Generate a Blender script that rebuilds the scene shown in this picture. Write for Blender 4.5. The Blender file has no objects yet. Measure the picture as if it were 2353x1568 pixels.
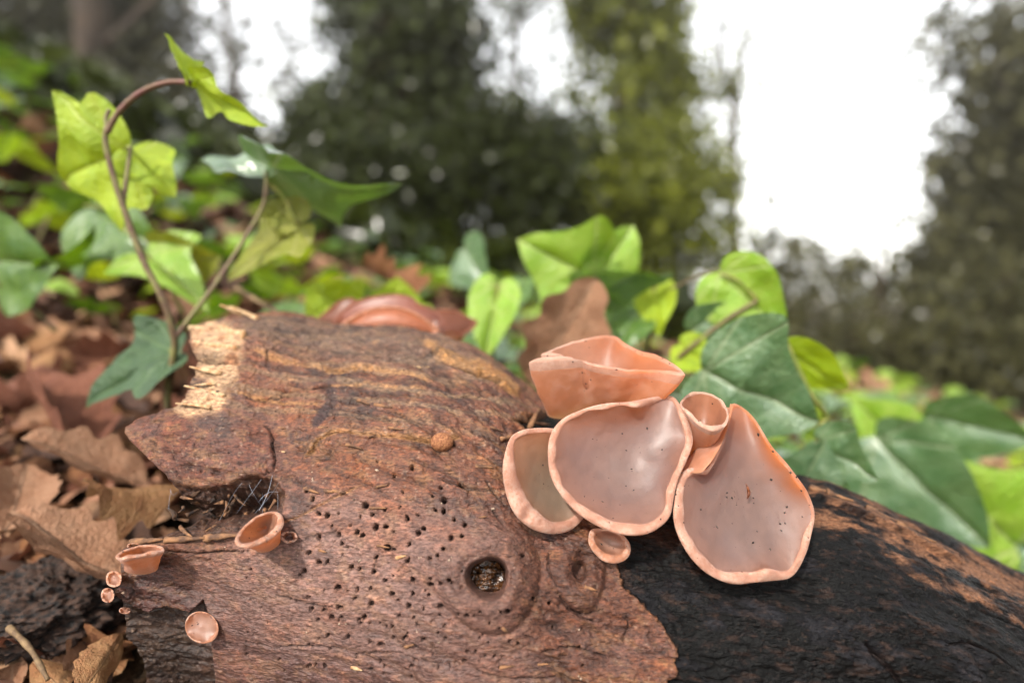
import bpy, math, random
import numpy as np
from mathutils import Matrix, Vector

rng = np.random.default_rng(7)
random.seed(7)
scene = bpy.context.scene
col = scene.collection
rad = math.radians

# ------------------------------------------------------------------ camera
PITCH = rad(5.8)
CAM = np.array([0.0, 0.0, 0.25])
FOC = 1307.0                       # focal length in units of a 2352-wide picture
FWD = np.array([0.0, math.cos(PITCH), -math.sin(PITCH)])
UPV = np.array([0.0, math.sin(PITCH), math.cos(PITCH)])
RGT = np.array([1.0, 0.0, 0.0])
cd = bpy.data.cameras.new('camera')
cd.sensor_width = 36.0
cd.lens = 36.0 * FOC / 2352.0
cd.clip_start = 0.003
cd.clip_end = 500.0
cd.dof.use_dof = True
cd.dof.focus_distance = 0.172
cd.dof.aperture_fstop = 4.0
co = bpy.data.objects.new('camera', cd)
col.objects.link(co)
co.location = CAM
co.rotation_euler = (math.pi / 2 - PITCH, 0, 0)
scene.camera = co

# ------------------------------------------------------------------ sky and sun
SUN_EL, SUN_AZ = rad(45), rad(-150)          # azimuth from +Y, clockwise: high, behind the viewer's left shoulder
w = bpy.data.worlds.new('World')
scene.world = w
w.use_nodes = True
wn, wl = w.node_tree.nodes, w.node_tree.links
sky = wn.new('ShaderNodeTexSky')
sky.sky_type = 'NISHITA'
sky.sun_disc = False
sky.sun_elevation = SUN_EL
sky.sun_rotation = SUN_AZ
sky.dust_density = 1.0
sky.air_density = 1.0
hs = wn.new('ShaderNodeHueSaturation')
hs.inputs['Saturation'].default_value = 0.12
wl.new(sky.outputs[0], hs.inputs['Color'])
wl.new(hs.outputs[0], wn['Background'].inputs[0])
wn['Background'].inputs[1].default_value = 0.15
sd = bpy.data.lights.new('sun', 'SUN')
sd.energy = 2.0
sd.angle = rad(1.6)
sd.color = (1.0, 0.93, 0.84)
so = bpy.data.objects.new('sun', sd)
col.objects.link(so)
sv = Vector((math.sin(SUN_AZ) * math.cos(SUN_EL), math.cos(SUN_AZ) * math.cos(SUN_EL), math.sin(SUN_EL)))
so.rotation_euler = sv.to_track_quat('Z', 'Y').to_euler()
scene.view_settings.view_transform = 'Standard'
scene.view_settings.look = 'None'
scene.view_settings.gamma = 1.0
scene.view_settings.use_curve_mapping = False
scene.view_settings.exposure = 2.0
scene.cycles.use_denoising = True
scene.cycles.max_bounces = 8
scene.cycles.transmission_bounces = 6

# ------------------------------------------------------------------ helpers
KALB = 2.65


def lin(r, g, b):
    c = np.array([r, g, b], float) / 255.0
    return np.where(c <= 0.04045, c / 12.92, ((c + 0.055) / 1.055) ** 2.4)


def alb(r, g, b, k=1.0):
    """base colour that shows about as (r, g, b) in this light"""
    return lin(r, g, b) / KALB * k


def P(px, py, d):
    px, py, d = np.asarray(px, float), np.asarray(py, float), np.asarray(d, float)
    v = FWD + ((px - 1176.0) / FOC)[..., None] * RGT + ((784.0 - py) / FOC)[..., None] * UPV
    return CAM + d[..., None] * v


def proj(p):
    q = p - CAM
    d = q @ FWD
    return 1176.0 + FOC * (q @ RGT) / d, 784.0 - FOC * (q @ UPV) / d, d


def _hash(i, j, k, seed):
    with np.errstate(over='ignore'):
        h = (i.astype(np.uint32) * np.uint32(374761393) + j.astype(np.uint32) * np.uint32(668265263)
             + k.astype(np.uint32) * np.uint32(2147483647) + np.uint32(seed) * np.uint32(1274126177))
        h = (h ^ (h >> np.uint32(13))) * np.uint32(1274126177)
        h = h ^ (h >> np.uint32(16))
    return (h & np.uint32(0xffffff)).astype(np.float32) / np.float32(0x7fffff) - 1.0


def vnoise(x, y, z, seed=0):
    xi, yi, zi = np.floor(x), np.floor(y), np.floor(z)
    fx, fy, fz = x - xi, y - yi, z - zi
    xi, yi, zi = xi.astype(np.int64), yi.astype(np.int64), zi.astype(np.int64)
    fx, fy, fz = [f * f * f * (f * (f * 6 - 15) + 10) for f in (fx, fy, fz)]
    out = 0
    for a in (0, 1):
        wx = fx if a else 1 - fx
        for b in (0, 1):
            wy = fy if b else 1 - fy
            for c in (0, 1):
                wz = fz if c else 1 - fz
                out = out + wx * wy * wz * _hash(xi + a, yi + b, zi + c, seed)
    return out


def fbm(p, s, seed=0, octv=4, gain=0.5, st=(1, 1, 1)):
    out, amp, tot = 0, 1.0, 0.0
    for o in range(octv):
        k = s * 2.03 ** o
        out = out + amp * vnoise(p[..., 0] * k * st[0] + 17.3, p[..., 1] * k * st[1] + 5.1, p[..., 2] * k * st[2] + 9.7, seed + o * 31)
        tot += amp
        amp *= gain
    return out / tot


def sstep(a, b, x):
    t = np.clip((x - a) / (b - a), 0, 1)
    return t * t * (3 - 2 * t)


def mesh_np(name, v, f, smooth=True):
    v = np.ascontiguousarray(v, dtype=np.float32).reshape(-1, 3)
    f = np.ascontiguousarray(f, dtype=np.int32)
    me = bpy.data.meshes.new(name)
    n = f.shape[1]
    me.vertices.add(len(v))
    me.vertices.foreach_set('co', v.ravel())
    me.loops.add(f.size)
    me.loops.foreach_set('vertex_index', f.ravel())
    me.polygons.add(len(f))
    me.polygons.foreach_set('loop_start', np.arange(0, f.size, n, dtype=np.int32))
    if smooth:
        me.polygons.foreach_set('use_smooth', np.ones(len(f), dtype=bool))
    me.update(calc_edges=True)
    return me


def set_col(me, name, rgb):
    a = me.attributes.new(name, 'FLOAT_COLOR', 'POINT')
    c = np.ones((len(me.vertices), 4), np.float32)
    c[:, :rgb.shape[1]] = rgb
    a.data.foreach_set('color', c.ravel())


def set_val(me, name, val):
    a = me.attributes.new(name, 'FLOAT', 'POINT')
    a.data.foreach_set('value', np.ascontiguousarray(val, dtype=np.float32).ravel())


def grid_faces(nr, nc, wrap=False, off=0):
    i = np.arange(nr - 1)[:, None]
    j = np.arange(nc if wrap else nc - 1)[None, :]
    j2 = (j + 1) % nc
    return (np.stack([i * nc + j, i * nc + j2, (i + 1) * nc + j2, (i + 1) * nc + j], -1).reshape(-1, 4) + off)


def link(name, data, parent=None, loc=None):
    o = bpy.data.objects.new(name, data)
    col.objects.link(o)
    if parent is not None:
        o.parent = parent
    if loc is not None:
        o.location = loc
    return o


def tag(o, label=None, cat=None, group=None, kind=None):
    if label:
        o['label'] = label
    if cat:
        o['category'] = cat
    if group:
        o['group'] = group
    if kind:
        o['kind'] = kind
    return o


def empty(name, loc, label, cat, group=None):
    o = link(name, None, loc=loc)
    o.empty_display_size = 0.01
    return tag(o, label, cat, group)


def copy_tree(o, parent=None):
    c = o.copy()
    col.objects.link(c)
    if parent is not None:
        c.parent = parent
    for ch in list(o.children):
        copy_tree(ch, c)
    return c


def catmull(pts, n, closed=False):
    pts = np.asarray(pts, float)
    m = len(pts)
    segs = m if closed else m - 1
    t = np.linspace(0, segs, n, endpoint=not closed)
    i = np.minimum(t.astype(int), segs - 1)
    u = (t - i)[:, None]
    if closed:
        g = lambda k: pts[(i + k) % m]
    else:
        g = lambda k: pts[np.clip(i + k, 0, m - 1)]
    p0, p1, p2, p3 = g(-1), g(0), g(1), g(2)
    return 0.5 * ((2 * p1) + (-p0 + p2) * u + (2 * p0 - 5 * p1 + 4 * p2 - p3) * u ** 2 + (-p0 + 3 * p1 - 3 * p2 + p3) * u ** 3)


def tube(pts, radii, n=8, caps=True):
    """vertices and quads of a tapered tube along pts"""
    pts = np.asarray(pts, float)
    m = len(pts)
    radii = np.broadcast_to(np.asarray(radii, float), (m,))
    tan = np.gradient(pts, axis=0)
    tan /= np.linalg.norm(tan, axis=1)[:, None] + 1e-12
    ref = np.array([0.31, 0.2, 0.93]) if abs(tan[0, 2]) < 0.85 else np.array([0.9, 0.4, 0.1])
    a = np.cross(tan, ref)
    a /= np.linalg.norm(a, axis=1)[:, None] + 1e-12
    b = np.cross(tan, a)
    th = np.arange(n) / n * 2 * np.pi
    v = pts[:, None] + radii[:, None, None] * (np.cos(th)[None, :, None] * a[:, None] + np.sin(th)[None, :, None] * b[:, None])
    f = grid_faces(m, n, True)
    v = v.reshape(-1, 3)
    if caps:
        v = np.vstack([v, pts[0], pts[-1]])
        j = np.arange(n)
        f = np.vstack([f, np.stack([np.full(n, m * n), (j + 1) % n, j, j], -1)[:, [0, 1, 2, 2]] * 1])[:-n]
        # triangle caps are stored as degenerate-free quads pairing neighbours
        for base, c, flip in ((0, m * n, 1), ((m - 1) * n, m * n + 1, 0)):
            q = []
            for k in range(0, n, 2):
                q.append([c, base + (k + 2) % n, base + (k + 1) % n, base + k] if flip else [c, base + k, base + (k + 1) % n, base + (k + 2) % n])
            f = np.vstack([f, q])
    return v, f


def join(parts):
    vs, fs, o = [], [], 0
    for v, f in parts:
        vs.append(v)
        fs.append(f + o)
        o += len(v)
    return np.vstack(vs), np.vstack(fs)


def new_mat(name):
    m = bpy.data.materials.new(name)
    m.use_nodes = True
    nt = m.node_tree
    nt.nodes.clear()
    out = nt.nodes.new('ShaderNodeOutputMaterial')
    return m, nt.nodes, nt.links, out


def node(ns, kind, **kw):
    n = ns.new(kind)
    for k, v in kw.items():
        if k in n.inputs.keys():
            n.inputs[k].default_value = v
        else:
            setattr(n, k, v)
    return n


def math_node(ns, ls, op, a, b=None, clamp=False):
    n = ns.new('ShaderNodeMath')
    n.operation = op
    n.use_clamp = clamp
    for i, x in enumerate((a, b)):
        if x is None:
            continue
        if isinstance(x, (int, float)):
            n.inputs[i].default_value = x
        else:
            ls.new(x, n.inputs[i])
    return n.outputs[0]


def mix_col(ns, ls, fac, a, b, blend='MIX'):
    n = ns.new('ShaderNodeMix')
    n.data_type = 'RGBA'
    n.blend_type = blend
    for s, x in ((0, fac), (6, a), (7, b)):
        if isinstance(x, (int, float)):
            n.inputs[s].default_value = x
        elif isinstance(x, (tuple, list, np.ndarray)):
            n.inputs[s].default_value = tuple(float(y) for y in x)[:3] + (1.0,)
        else:
            ls.new(x, n.inputs[s])
    return n.outputs[2]


def ramp(ns, ls, x, a, b, lo=0.0, hi=1.0):
    n = ns.new('ShaderNodeMapRange')
    n.interpolation_type = 'SMOOTHSTEP'
    ls.new(x, n.inputs[0])
    for i, v in zip((1, 2, 3, 4), (a, b, lo, hi)):
        n.inputs[i].default_value = v
    return n.outputs[0]


def noise_node(ns, ls, scale, detail=4.0, rough=0.55, vec=None, dist=0.0):
    n = ns.new('ShaderNodeTexNoise')
    n.inputs['Scale'].default_value = scale
    n.inputs['Detail'].default_value = detail
    n.inputs['Roughness'].default_value = rough
    n.inputs['Distortion'].default_value = dist
    if vec is not None:
        ls.new(vec, n.inputs['Vector'])
    return n.outputs['Fac']


def bump_node(ns, ls, h, strength, dist):
    n = ns.new('ShaderNodeBump')
    n.inputs['Strength'].default_value = strength
    n.inputs['Distance'].default_value = dist
    ls.new(h, n.inputs['Height'])
    return n.outputs[0]


def simple_mat(name, c1, c2, scale, rough=0.8, bump=0.4, bdist=0.001, trans=None, spec=0.3):
    m, ns, ls, out = new_mat(name)
    tc = ns.new('ShaderNodeTexCoord').outputs['Object']
    f = noise_node(ns, ls, scale, 5, 0.6, tc)
    c = mix_col(ns, ls, ramp(ns, ls, f, 0.35, 0.65), c1, c2)
    p = ns.new('ShaderNodeBsdfPrincipled')
    ls.new(c, p.inputs['Base Color'])
    p.inputs['Roughness'].default_value = rough
    p.inputs['Specular IOR Level'].default_value = spec
    ls.new(bump_node(ns, ls, f, bump, bdist), p.inputs['Normal'])
    ls.new(p.outputs[0], out.inputs[0])
    return m


# ------------------------------------------------------------------ ground
def ground_z(x, y):
    x = np.asarray(x, float)
    xx = np.where(x > 0, 4.0 * np.tanh(x / 4.0) * 1.3, 1.3 * np.tanh(x / 1.3))
    yy = 0.9 * np.tanh(np.asarray(y, float) / 0.9)
    y = np.asarray(y, float)
    z = 0.25 - 0.205 - 0.2 * xx + 0.19 * yy + 0.34 * np.clip(-x - 0.28, 0, 1.2) * sstep(0.35, 0.9, y)
    q = np.stack(np.broadcast_arrays(np.asarray(x, float), np.asarray(y, float), np.zeros(1)), -1)
    z = z + 0.012 * fbm(q, 9.0, 3, 3) + 0.05 * fbm(q, 0.9, 4, 2) * sstep(0.6, 3, np.hypot(q[..., 0], q[..., 1]))
    return z


a = np.concatenate([np.linspace(-1, 1, 161) ** 3 * 1.0])
gx = np.sign(np.linspace(-1, 1, 221)) * (np.abs(np.linspace(-1, 1, 221)) ** 2.8) * 45
gX, gY = np.meshgrid(gx, gx)
gZ = ground_z(gX, gY)
gm = mesh_np('ground', np.stack([gX, gY, gZ], -1).reshape(-1, 3), grid_faces(221, 221))
ground = tag(link('ground', gm), kind='structure')
m, ns, ls, out = new_mat('forest_soil')
tc = ns.new('ShaderNodeTexCoord').outputs['Object']
f1 = noise_node(ns, ls, 60, 6, 0.65, tc)
f2 = noise_node(ns, ls, 3, 4, 0.6, tc)
c = mix_col(ns, ls, ramp(ns, ls, f1, 0.35, 0.7), alb(38, 27, 22), alb(120, 84, 58))
c = mix_col(ns, ls, ramp(ns, ls, f2, 0.45, 0.65), c, alb(64, 60, 32))
p = node(ns, 'ShaderNodeBsdfPrincipled', Roughness=0.95)
p.inputs['Specular IOR Level'].default_value = 0.1
ls.new(c, p.inputs['Base Color'])
ls.new(bump_node(ns, ls, f1, 0.8, 0.01), p.inputs['Normal'])
ls.new(p.outputs[0], out.inputs[0])
gm.materials.append(m)

# ------------------------------------------------------------------ fallen log
sil = np.array([(150, 800), (300, 772), (435, 738), (520, 718), (640, 718), (760, 742), (900, 752), (1000, 764), (1100, 800), (1200, 868),
                (1280, 940), (1400, 985), (1560, 1010), (1870, 1062), (2000, 1086), (2100, 1120), (2250, 1168), (2352, 1206), (2600, 1300), (2900, 1430)], float)
rad_tab = np.array([(150, .078), (435, .083), (800, .088), (1100, .088), (1280, .074), (1500, .067), (1870, .064), (2352, .063), (2900, .062)])
ya_tab = np.array([(150, .252), (435, .25), (800, .248), (1280, .222), (1500, .212), (1870, .207), (2352, .212), (2900, .222)])
phi = np.arctan((784 - sil[:, 1]) / FOC) - PITCH
Rs = np.interp(sil[:, 0], rad_tab[:, 0], rad_tab[:, 1])
Ys = np.interp(sil[:, 0], ya_tab[:, 0], ya_tab[:, 1])
Zs = (Ys * np.sin(phi) - Rs) / np.cos(phi)
dt = (Ys + Rs * np.sin(phi)) * math.cos(PITCH) - (Zs + Rs * np.cos(phi)) * math.sin(PITCH)
Xs = (sil[:, 0] - 1176) / FOC * dt
XMAX = Xs[-1]


def smooth_tab(x, tx, ty):
    k = np.linspace(-0.012, 0.012, 9)
    return np.mean([np.interp(x + d_, tx, ty) for d_ in k], axis=0)


def axis_at(X):
    return smooth_tab(X, Xs, Ys), smooth_tab(X, Xs, Zs) + CAM[2], smooth_tab(X, Xs, Rs)


def base_pt(X, al):
    y, z, r = axis_at(X)
    return np.stack([X, y - r * np.sin(al), z + r * np.cos(al)], -1)


al = np.concatenate([np.linspace(rad(-24), rad(142), 560), np.linspace(rad(144), rad(334), 60)])
# ragged left end: column of the break for each height in the picture
end_tab = np.array([(600, 470), (700, 470), (722, 452), (742, 438), (775, 432), (800, 440), (825, 456), (845, 448), (870, 438), (895, 428), (915, 415), (932, 392), (945, 350), (958, 308),
                    (975, 282), (992, 284), (1015, 300), (1050, 335), (1085, 372), (1120, 392), (1160, 400), (1215, 405), (1248, 330), (1262, 275), (1300, 268), (1340, 272), (1365, 258),
                    (1400, 246), (1450, 250), (1500, 256), (1540, 285), (1568, 305), (1700, 340), (2000, 400)], float)
Xe = np.full(len(al), -0.15)
for it in range(8):
    pe = base_pt(Xe, al)
    ex, ey, ed = proj(pe)
    tx = np.interp(ey, end_tab[:, 0], end_tab[:, 1])
    Xe = 0.4 * Xe + 0.6 * (tx - 1176) / FOC * ed
vis = (al < rad(120))
Xe = np.where(vis, Xe, np.interp(al, [rad(120), rad(200), rad(336)], [Xe[vis][-1], -0.125, -0.125]))
XREF = -0.15
NX = 1050
t = np.linspace(0, 1, NX)
Xt = np.interp(t, [0, 0.87, 1], [XREF, 0.20, XMAX])
wv = np.clip(1 - (Xt - XREF) / 0.11, 0, 1) ** 2
GX = Xt[:, None] + (Xe - XREF)[None, :] * wv[:, None]
GA = np.broadcast_to(al[None, :], GX.shape)
B = base_pt(GX, GA)
cy, cz, cr = axis_at(GX)
N0 = np.stack([np.zeros_like(GA), -np.sin(GA), np.cos(GA)], -1)
PX, PY, PD = proj(B)
front = ((B - CAM) * N0).sum(-1) < 0.004
front &= (GA > rad(-30)) & (GA < rad(150))
Q = np.stack([GX, GA * 0.085, np.zeros_like(GX)], -1)       # surface coordinates in metres


def in_poly(x, y, poly):
    poly = np.asarray(poly, float)
    r = np.zeros(x.shape, bool)
    j = len(poly) - 1
    for i in range(len(poly)):
        xi, yi = poly[i]
        xj, yj = poly[j]
        if yi != yj:
            r ^= ((yi > y) != (yj > y)) & (x < (xj - xi) * (y - yi) / (yj - yi) + xi)
        j = i
    return r


def seg_dist(x, y, pl, closed=False):
    """distance, signed side and arclength fraction along a polyline"""
    pl = np.asarray(pl, float)
    if closed:
        pl = np.vstack([pl, pl[:1]])
    best = np.full(x.shape, 1e9, np.float32)
    side = np.zeros(x.shape, np.float32)
    frac = np.zeros(x.shape, np.float32)
    n = len(pl) - 1
    for i in range(n):
        ax, ay = pl[i]
        bx, by = pl[i + 1]
        dx, dy = bx - ax, by - ay
        tt = np.clip(((x - ax) * dx + (y - ay) * dy) / (dx * dx + dy * dy), 0, 1)
        ex_, ey_ = x - ax - tt * dx, y - ay - tt * dy
        dd = np.hypot(ex_, ey_)
        k = dd < best
        best = np.where(k, dd, best)
        side = np.where(k, np.sign(dx * ey_ - dy * ex_), side)
        frac = np.where(k, (i + tt) / n, frac)
    return best, side, frac


def poly_mask(pts, soft, warp):
    d_, s_, _ = seg_dist(WX + warp * NW1, WY + warp * NW2, pts, True)
    ins = in_poly(WX + warp * NW1, WY + warp * NW2, pts)
    sd_ = np.where(ins, d_, -d_)
    return sstep(-soft, soft, sd_) * front, sd_


def z4(x, y):
    return 687.2 + x * .3287, 1052.3 + y * .3287


def z5(x, y):
    return 429.5 + x * .3287, 644.25 + y * .3287


def zl(fn, pts):
    return [fn(x, y) for x, y in pts]


NW1 = fbm(Q, 120, 11, 4)
NW2 = fbm(Q, 120, 12, 4)
NF = fbm(Q, 420, 13, 3, 0.6)
WX, WY = PX, PY

drill, _ = poly_mask([(440, 1290), (640, 1190), (760, 1130), (1000, 1150), (1180, 1230), (1180, 1400), (1250, 1600), (450, 1600)], 60, 30)
sm_ = 1 - 0.65 * drill
disp = np.zeros(GX.shape)
n1 = fbm(Q, 22, 21, 3)
n2 = fbm(Q, 90, 22, 4, 0.55, (0.35, 1.0, 1.0))
n3 = fbm(Q, 420, 23, 3, 0.6, (0.3, 1.0, 1.0))
n4 = fbm(Q, 900, 24, 2, 0.6)

# black smooth bark to the right of the brown layer
char_line = [(1330, 860), (1290, 925), (1232, 950), (1192, 958), (1182, 975), (1225, 1000), (1265, 1010), (1330, 1100), (1390, 1210), (1418, 1290), (1432, 1345), (1482, 1392),
             (1520, 1430), (1546, 1478), (1553, 1530), (1535, 1568), (1500, 1640), (1480, 1800), (1480, 2400), (4000, 2400), (4000, 860)]
NW1b, NW2b = NW1.copy(), NW2.copy()
NW1 = NW1 + 0.9 * fbm(Q, 480, 15, 3)
NW2 = NW2 + 0.9 * fbm(Q, 480, 16, 3)
char, char_sd = poly_mask(char_line, 2.0, 13.0)
NW1, NW2 = NW1b, NW2b
backside = ~front
char = np.where(backside, sstep(0.0, 0.02, GX - 0.015), char)
brown = 1 - char
pale_poly = [(380, 930), (408, 905), (440, 880), (425, 850), (445, 830), (425, 800), (432, 742), (475, 716), (540, 735), (566, 768), (556, 800), (548, 850), (536, 905), (505, 948), (450, 948), (420, 945)]
pale, pale_sd = poly_mask(pale_poly, 10, 34)

disp += (0.0024 * n1 + 0.0016 * fbm(Q, 55, 25, 3, 0.5, (0.6, 1, 1))) * (0.6 + 0.4 * brown)
disp += brown * sm_ * (0.0011 * n2 + 0.0007 * n3 + 0.0004 * n4)
disp += char * (0.0010 * n2 + 0.0005 * n3 + 0.0003 * n4 - 0.0022)
lip = np.exp(-((char_sd + 6) / 7.0) ** 2) * front
disp += lip * 0.0005

fur = np.clip(1 - np.abs(fbm(Q, 70, 141, 4, 0.55, (0.3, 1.0, 1.0))) * 5.0, 0, 1) ** 3 * sstep(-0.25, 0.25, fbm(Q, 45, 142, 2))
fur2 = np.clip(1 - np.abs(fbm(Q, 190, 143, 3, 0.55, (0.4, 1.0, 1.0))) * 5.5, 0, 1) ** 3 * sstep(-0.2, 0.3, fbm(Q, 80, 144, 2))
disp -= brown * sm_ * (0.0017 * fur + 0.0009 * fur2) + char * (0.0014 * fur + 0.0009 * fur2)
flk = fbm(Q, 150, 145, 3, 0.5, (0.5, 1.0, 1.0))
disp += (brown * sm_ * 0.0013 + char * 0.0006) * (np.floor(flk * 4.0) / 4.0 + 0.3 * flk)
# wrinkles above the drilled area
wr, _ = poly_mask(zl(z5, [(640, 1330), (1050, 1280), (1700, 1210), (2100, 1330), (2050, 1500), (1700, 1600), (1250, 1640), (900, 1600), (660, 1480)]), 40, 10)
ph = (PY - 0.42 * (PX - 700) + 26 * n1 + 12 * NW1) / 17.0
ridge = 1 - np.abs(np.sin(ph))
disp += wr * (0.0011 * (0.35 - ridge ** 2)) * sstep(-0.35, 0.3, fbm(Q, 60, 41, 2))

# stepped bark ledges, cracks, ridges: (points, height of step, width px, crack depth)
edge_pale = np.zeros(GX.shape)
crackm = np.zeros(GX.shape)


def step(pts, h, width, reach, pale_w=0.0, warp=5.0):
    """the surface is raised by h on the upper side of the line, fading out over reach"""
    global disp, edge_pale
    d_, s_, fr = seg_dist(PX + warp * NW1, PY + warp * NW2, pts)
    ends = sstep(0, 0.08, fr) * sstep(1, 0.92, fr)
    up = np.where(s_ < 0, 1.0, 0.0)
    prof = np.where(s_ < 0, np.exp(-d_ / reach), 0) * sstep(0, width, d_ * up)
    disp += h * prof * ends * front
    if pale_w:
        edge_pale = np.maximum(edge_pale, np.where(s_ < 0, np.exp(-(d_ / pale_w) ** 2), np.exp(-(d_ / 2.0) ** 2)) * ends * front * sstep(-0.5, 0.2, NW2 + 0.3))


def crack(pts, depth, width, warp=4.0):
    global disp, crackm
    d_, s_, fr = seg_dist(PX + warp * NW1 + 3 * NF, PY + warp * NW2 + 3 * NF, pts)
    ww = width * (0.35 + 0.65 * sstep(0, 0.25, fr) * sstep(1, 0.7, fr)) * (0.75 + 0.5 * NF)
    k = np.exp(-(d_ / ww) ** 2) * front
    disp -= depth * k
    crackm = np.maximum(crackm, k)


step(zl(z5, [(800, 1250), (880, 1200), (930, 1140), (1010, 1100), (1070, 1080), (1200, 1085), (1350, 1085), (1450, 1095), (1560, 1110), (1700, 1125), (1850, 1112), (1930, 1085)]), 0.0016, 3, 60, 6)
step(zl(z5, [(420, 470), (560, 540), (700, 590), (850, 600), (1000, 640), (1200, 610), (1400, 640), (1600, 680), (1750, 700)]), 0.0016, 4, 35, 5)
step(zl(z5, [(1640, 440), (1750, 520), (1900, 600), (2000, 650), (2100, 690), (2250, 770), (2330, 830)]), 0.0028, 3, 22, 14, 8)
step(zl(z5, [(250, 760), (420, 800), (640, 850), (800, 870), (950, 880)]), 0.0008, 4, 35, 3)
step(zl(z5, [(950, 740), (1250, 720), (1500, 760), (1680, 770)]), 0.0008, 4, 30, 2)
step([(560, 1245), (620, 1215), (680, 1190), (760, 1150), (840, 1110)], 0.0010, 5, 40, 2)
crack(zl(z5, [(530, 1015), (575, 1040), (598, 1110), (595, 1180), (612, 1260), (600, 1320), (540, 1370)]), 0.0022, 2.6, 9.0)
for cx0, cy0, ln, dp_ in ((610, 880, 190, .0018), (820, 905, 260, .0016), (560, 905, 150, .0016), (700, 940, 220, .0013), (960, 890, 180, .0018), (700, 800, 210, .0014), (900, 812, 170, .0014),
                          (1010, 1110, 150, .0016), (700, 1230, 130, .0012), (620, 1370, 160, .0012), (560, 1470, 240, .0014), (820, 1500, 230, .0016), (1080, 1540, 200, .0018), (1240, 1490, 150, .0018), (1300, 1400, 90, .0016)):
    crack([(cx0 + ln * q_, cy0 + 10 * math.sin(q_ * 5 + cx0) + 0.10 * ln * q_) for q_ in (0, .25, .5, .75, 1)], dp_, 2.2, 9.0)
crack(zl(z5, [(1860, 585), (1980, 645), (2100, 695), (2210, 740)]), 0.003, 4.0)
crack(zl(z5, [(640, 455), (590, 510), (540, 580)]), 0.0012, 2.2)
crack(zl(z4, [(1300, 150), (1360, 250), (1440, 340)]), 0.0013, 2.0)
crack(zl(z4, [(1350, 360), (1400, 430), (1430, 480)]), 0.0016, 2.2)
crack(zl(z4, [(1800, 940), (1880, 1040), (1950, 1090), (2000, 1130), (2110, 1150)]), 0.0022, 2.6)
crack(zl(z4, [(2290, 1080), (2300, 1180), (2270, 1290)]), 0.0016, 2.2)
crack(zl(z4, [(1740, 650), (1735, 780), (1800, 900)]), 0.0016, 2.8)
crack(zl(z4, [(540, 680), (520, 800)]), 0.0012, 1.8)
crack(zl(z4, [(940, 1290), (940, 1420)]), 0.0012, 1.8)
crack([(425, 815), (470, 818), (520, 835)], 0.004, 9.0)
crack([(380, 1268), (450, 1272), (520, 1268), (575, 1262)], 0.0022, 2.6)
crack([(2080, 1190), (2180, 1235), (2260, 1280)], 0.002, 3.0)
crack([(2180, 1480), (2240, 1472), (2300, 1500), (2352, 1540)], 0.002, 3.0)
crack([(2000, 1480), (2050, 1530), (2090, 1580)], 0.0025, 8.0)
# loose lip of bark along the top of the black part
step([(1860, 1128), (1930, 1150), (2000, 1185), (2080, 1220), (2140, 1252), (2230, 1290)], 0.0026, 3, 30, 10)

# knots
knot_ring = np.zeros(GX.shape)
for (kx, ky), rr, ro, hh, dep, seed in ((z4(1320, 832), 46, 118, 0.0030, 0.013, 1), (z4(1958, 785), 17, 62, 0.0026, 0.0035, 2)):
    ax_, ay_ = PX - kx, (PY - ky) * (1.0 if seed == 1 else 0.72)
    th = np.arctan2(ay_, ax_)
    rr_ = np.hypot(ax_, ay_) * (1 + 0.06 * np.sin(3 * th + 1) + 0.05 * NW1) + 6 * n1
    bulge = np.exp(-((rr_ - ro * 0.62) / (ro * 0.42)) ** 2)
    rings = np.sin(rr_ / (5.2 if seed == 1 else 4.2) + 1.6 * NW1)
    disp += front * (hh * bulge + 0.00035 * rings * sstep(ro * 1.25, ro * 0.6, rr_) * sstep(rr * 0.9, rr * 1.25, rr_) * (0.5 + 0.8 * np.abs(NW2)))
    disp -= front * 0.0009 * np.exp(-((rr_ - ro * 1.08) / 7.0) ** 2) * sstep(-0.5, 0.3, np.sin(th + 0.6))
    disp -= front * dep * sstep(rr * 1.1, rr * 0.82, rr_)
    knot_ring = np.maximum(knot_ring, front * sstep(ro * 1.2, ro * 0.5, rr_))

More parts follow.
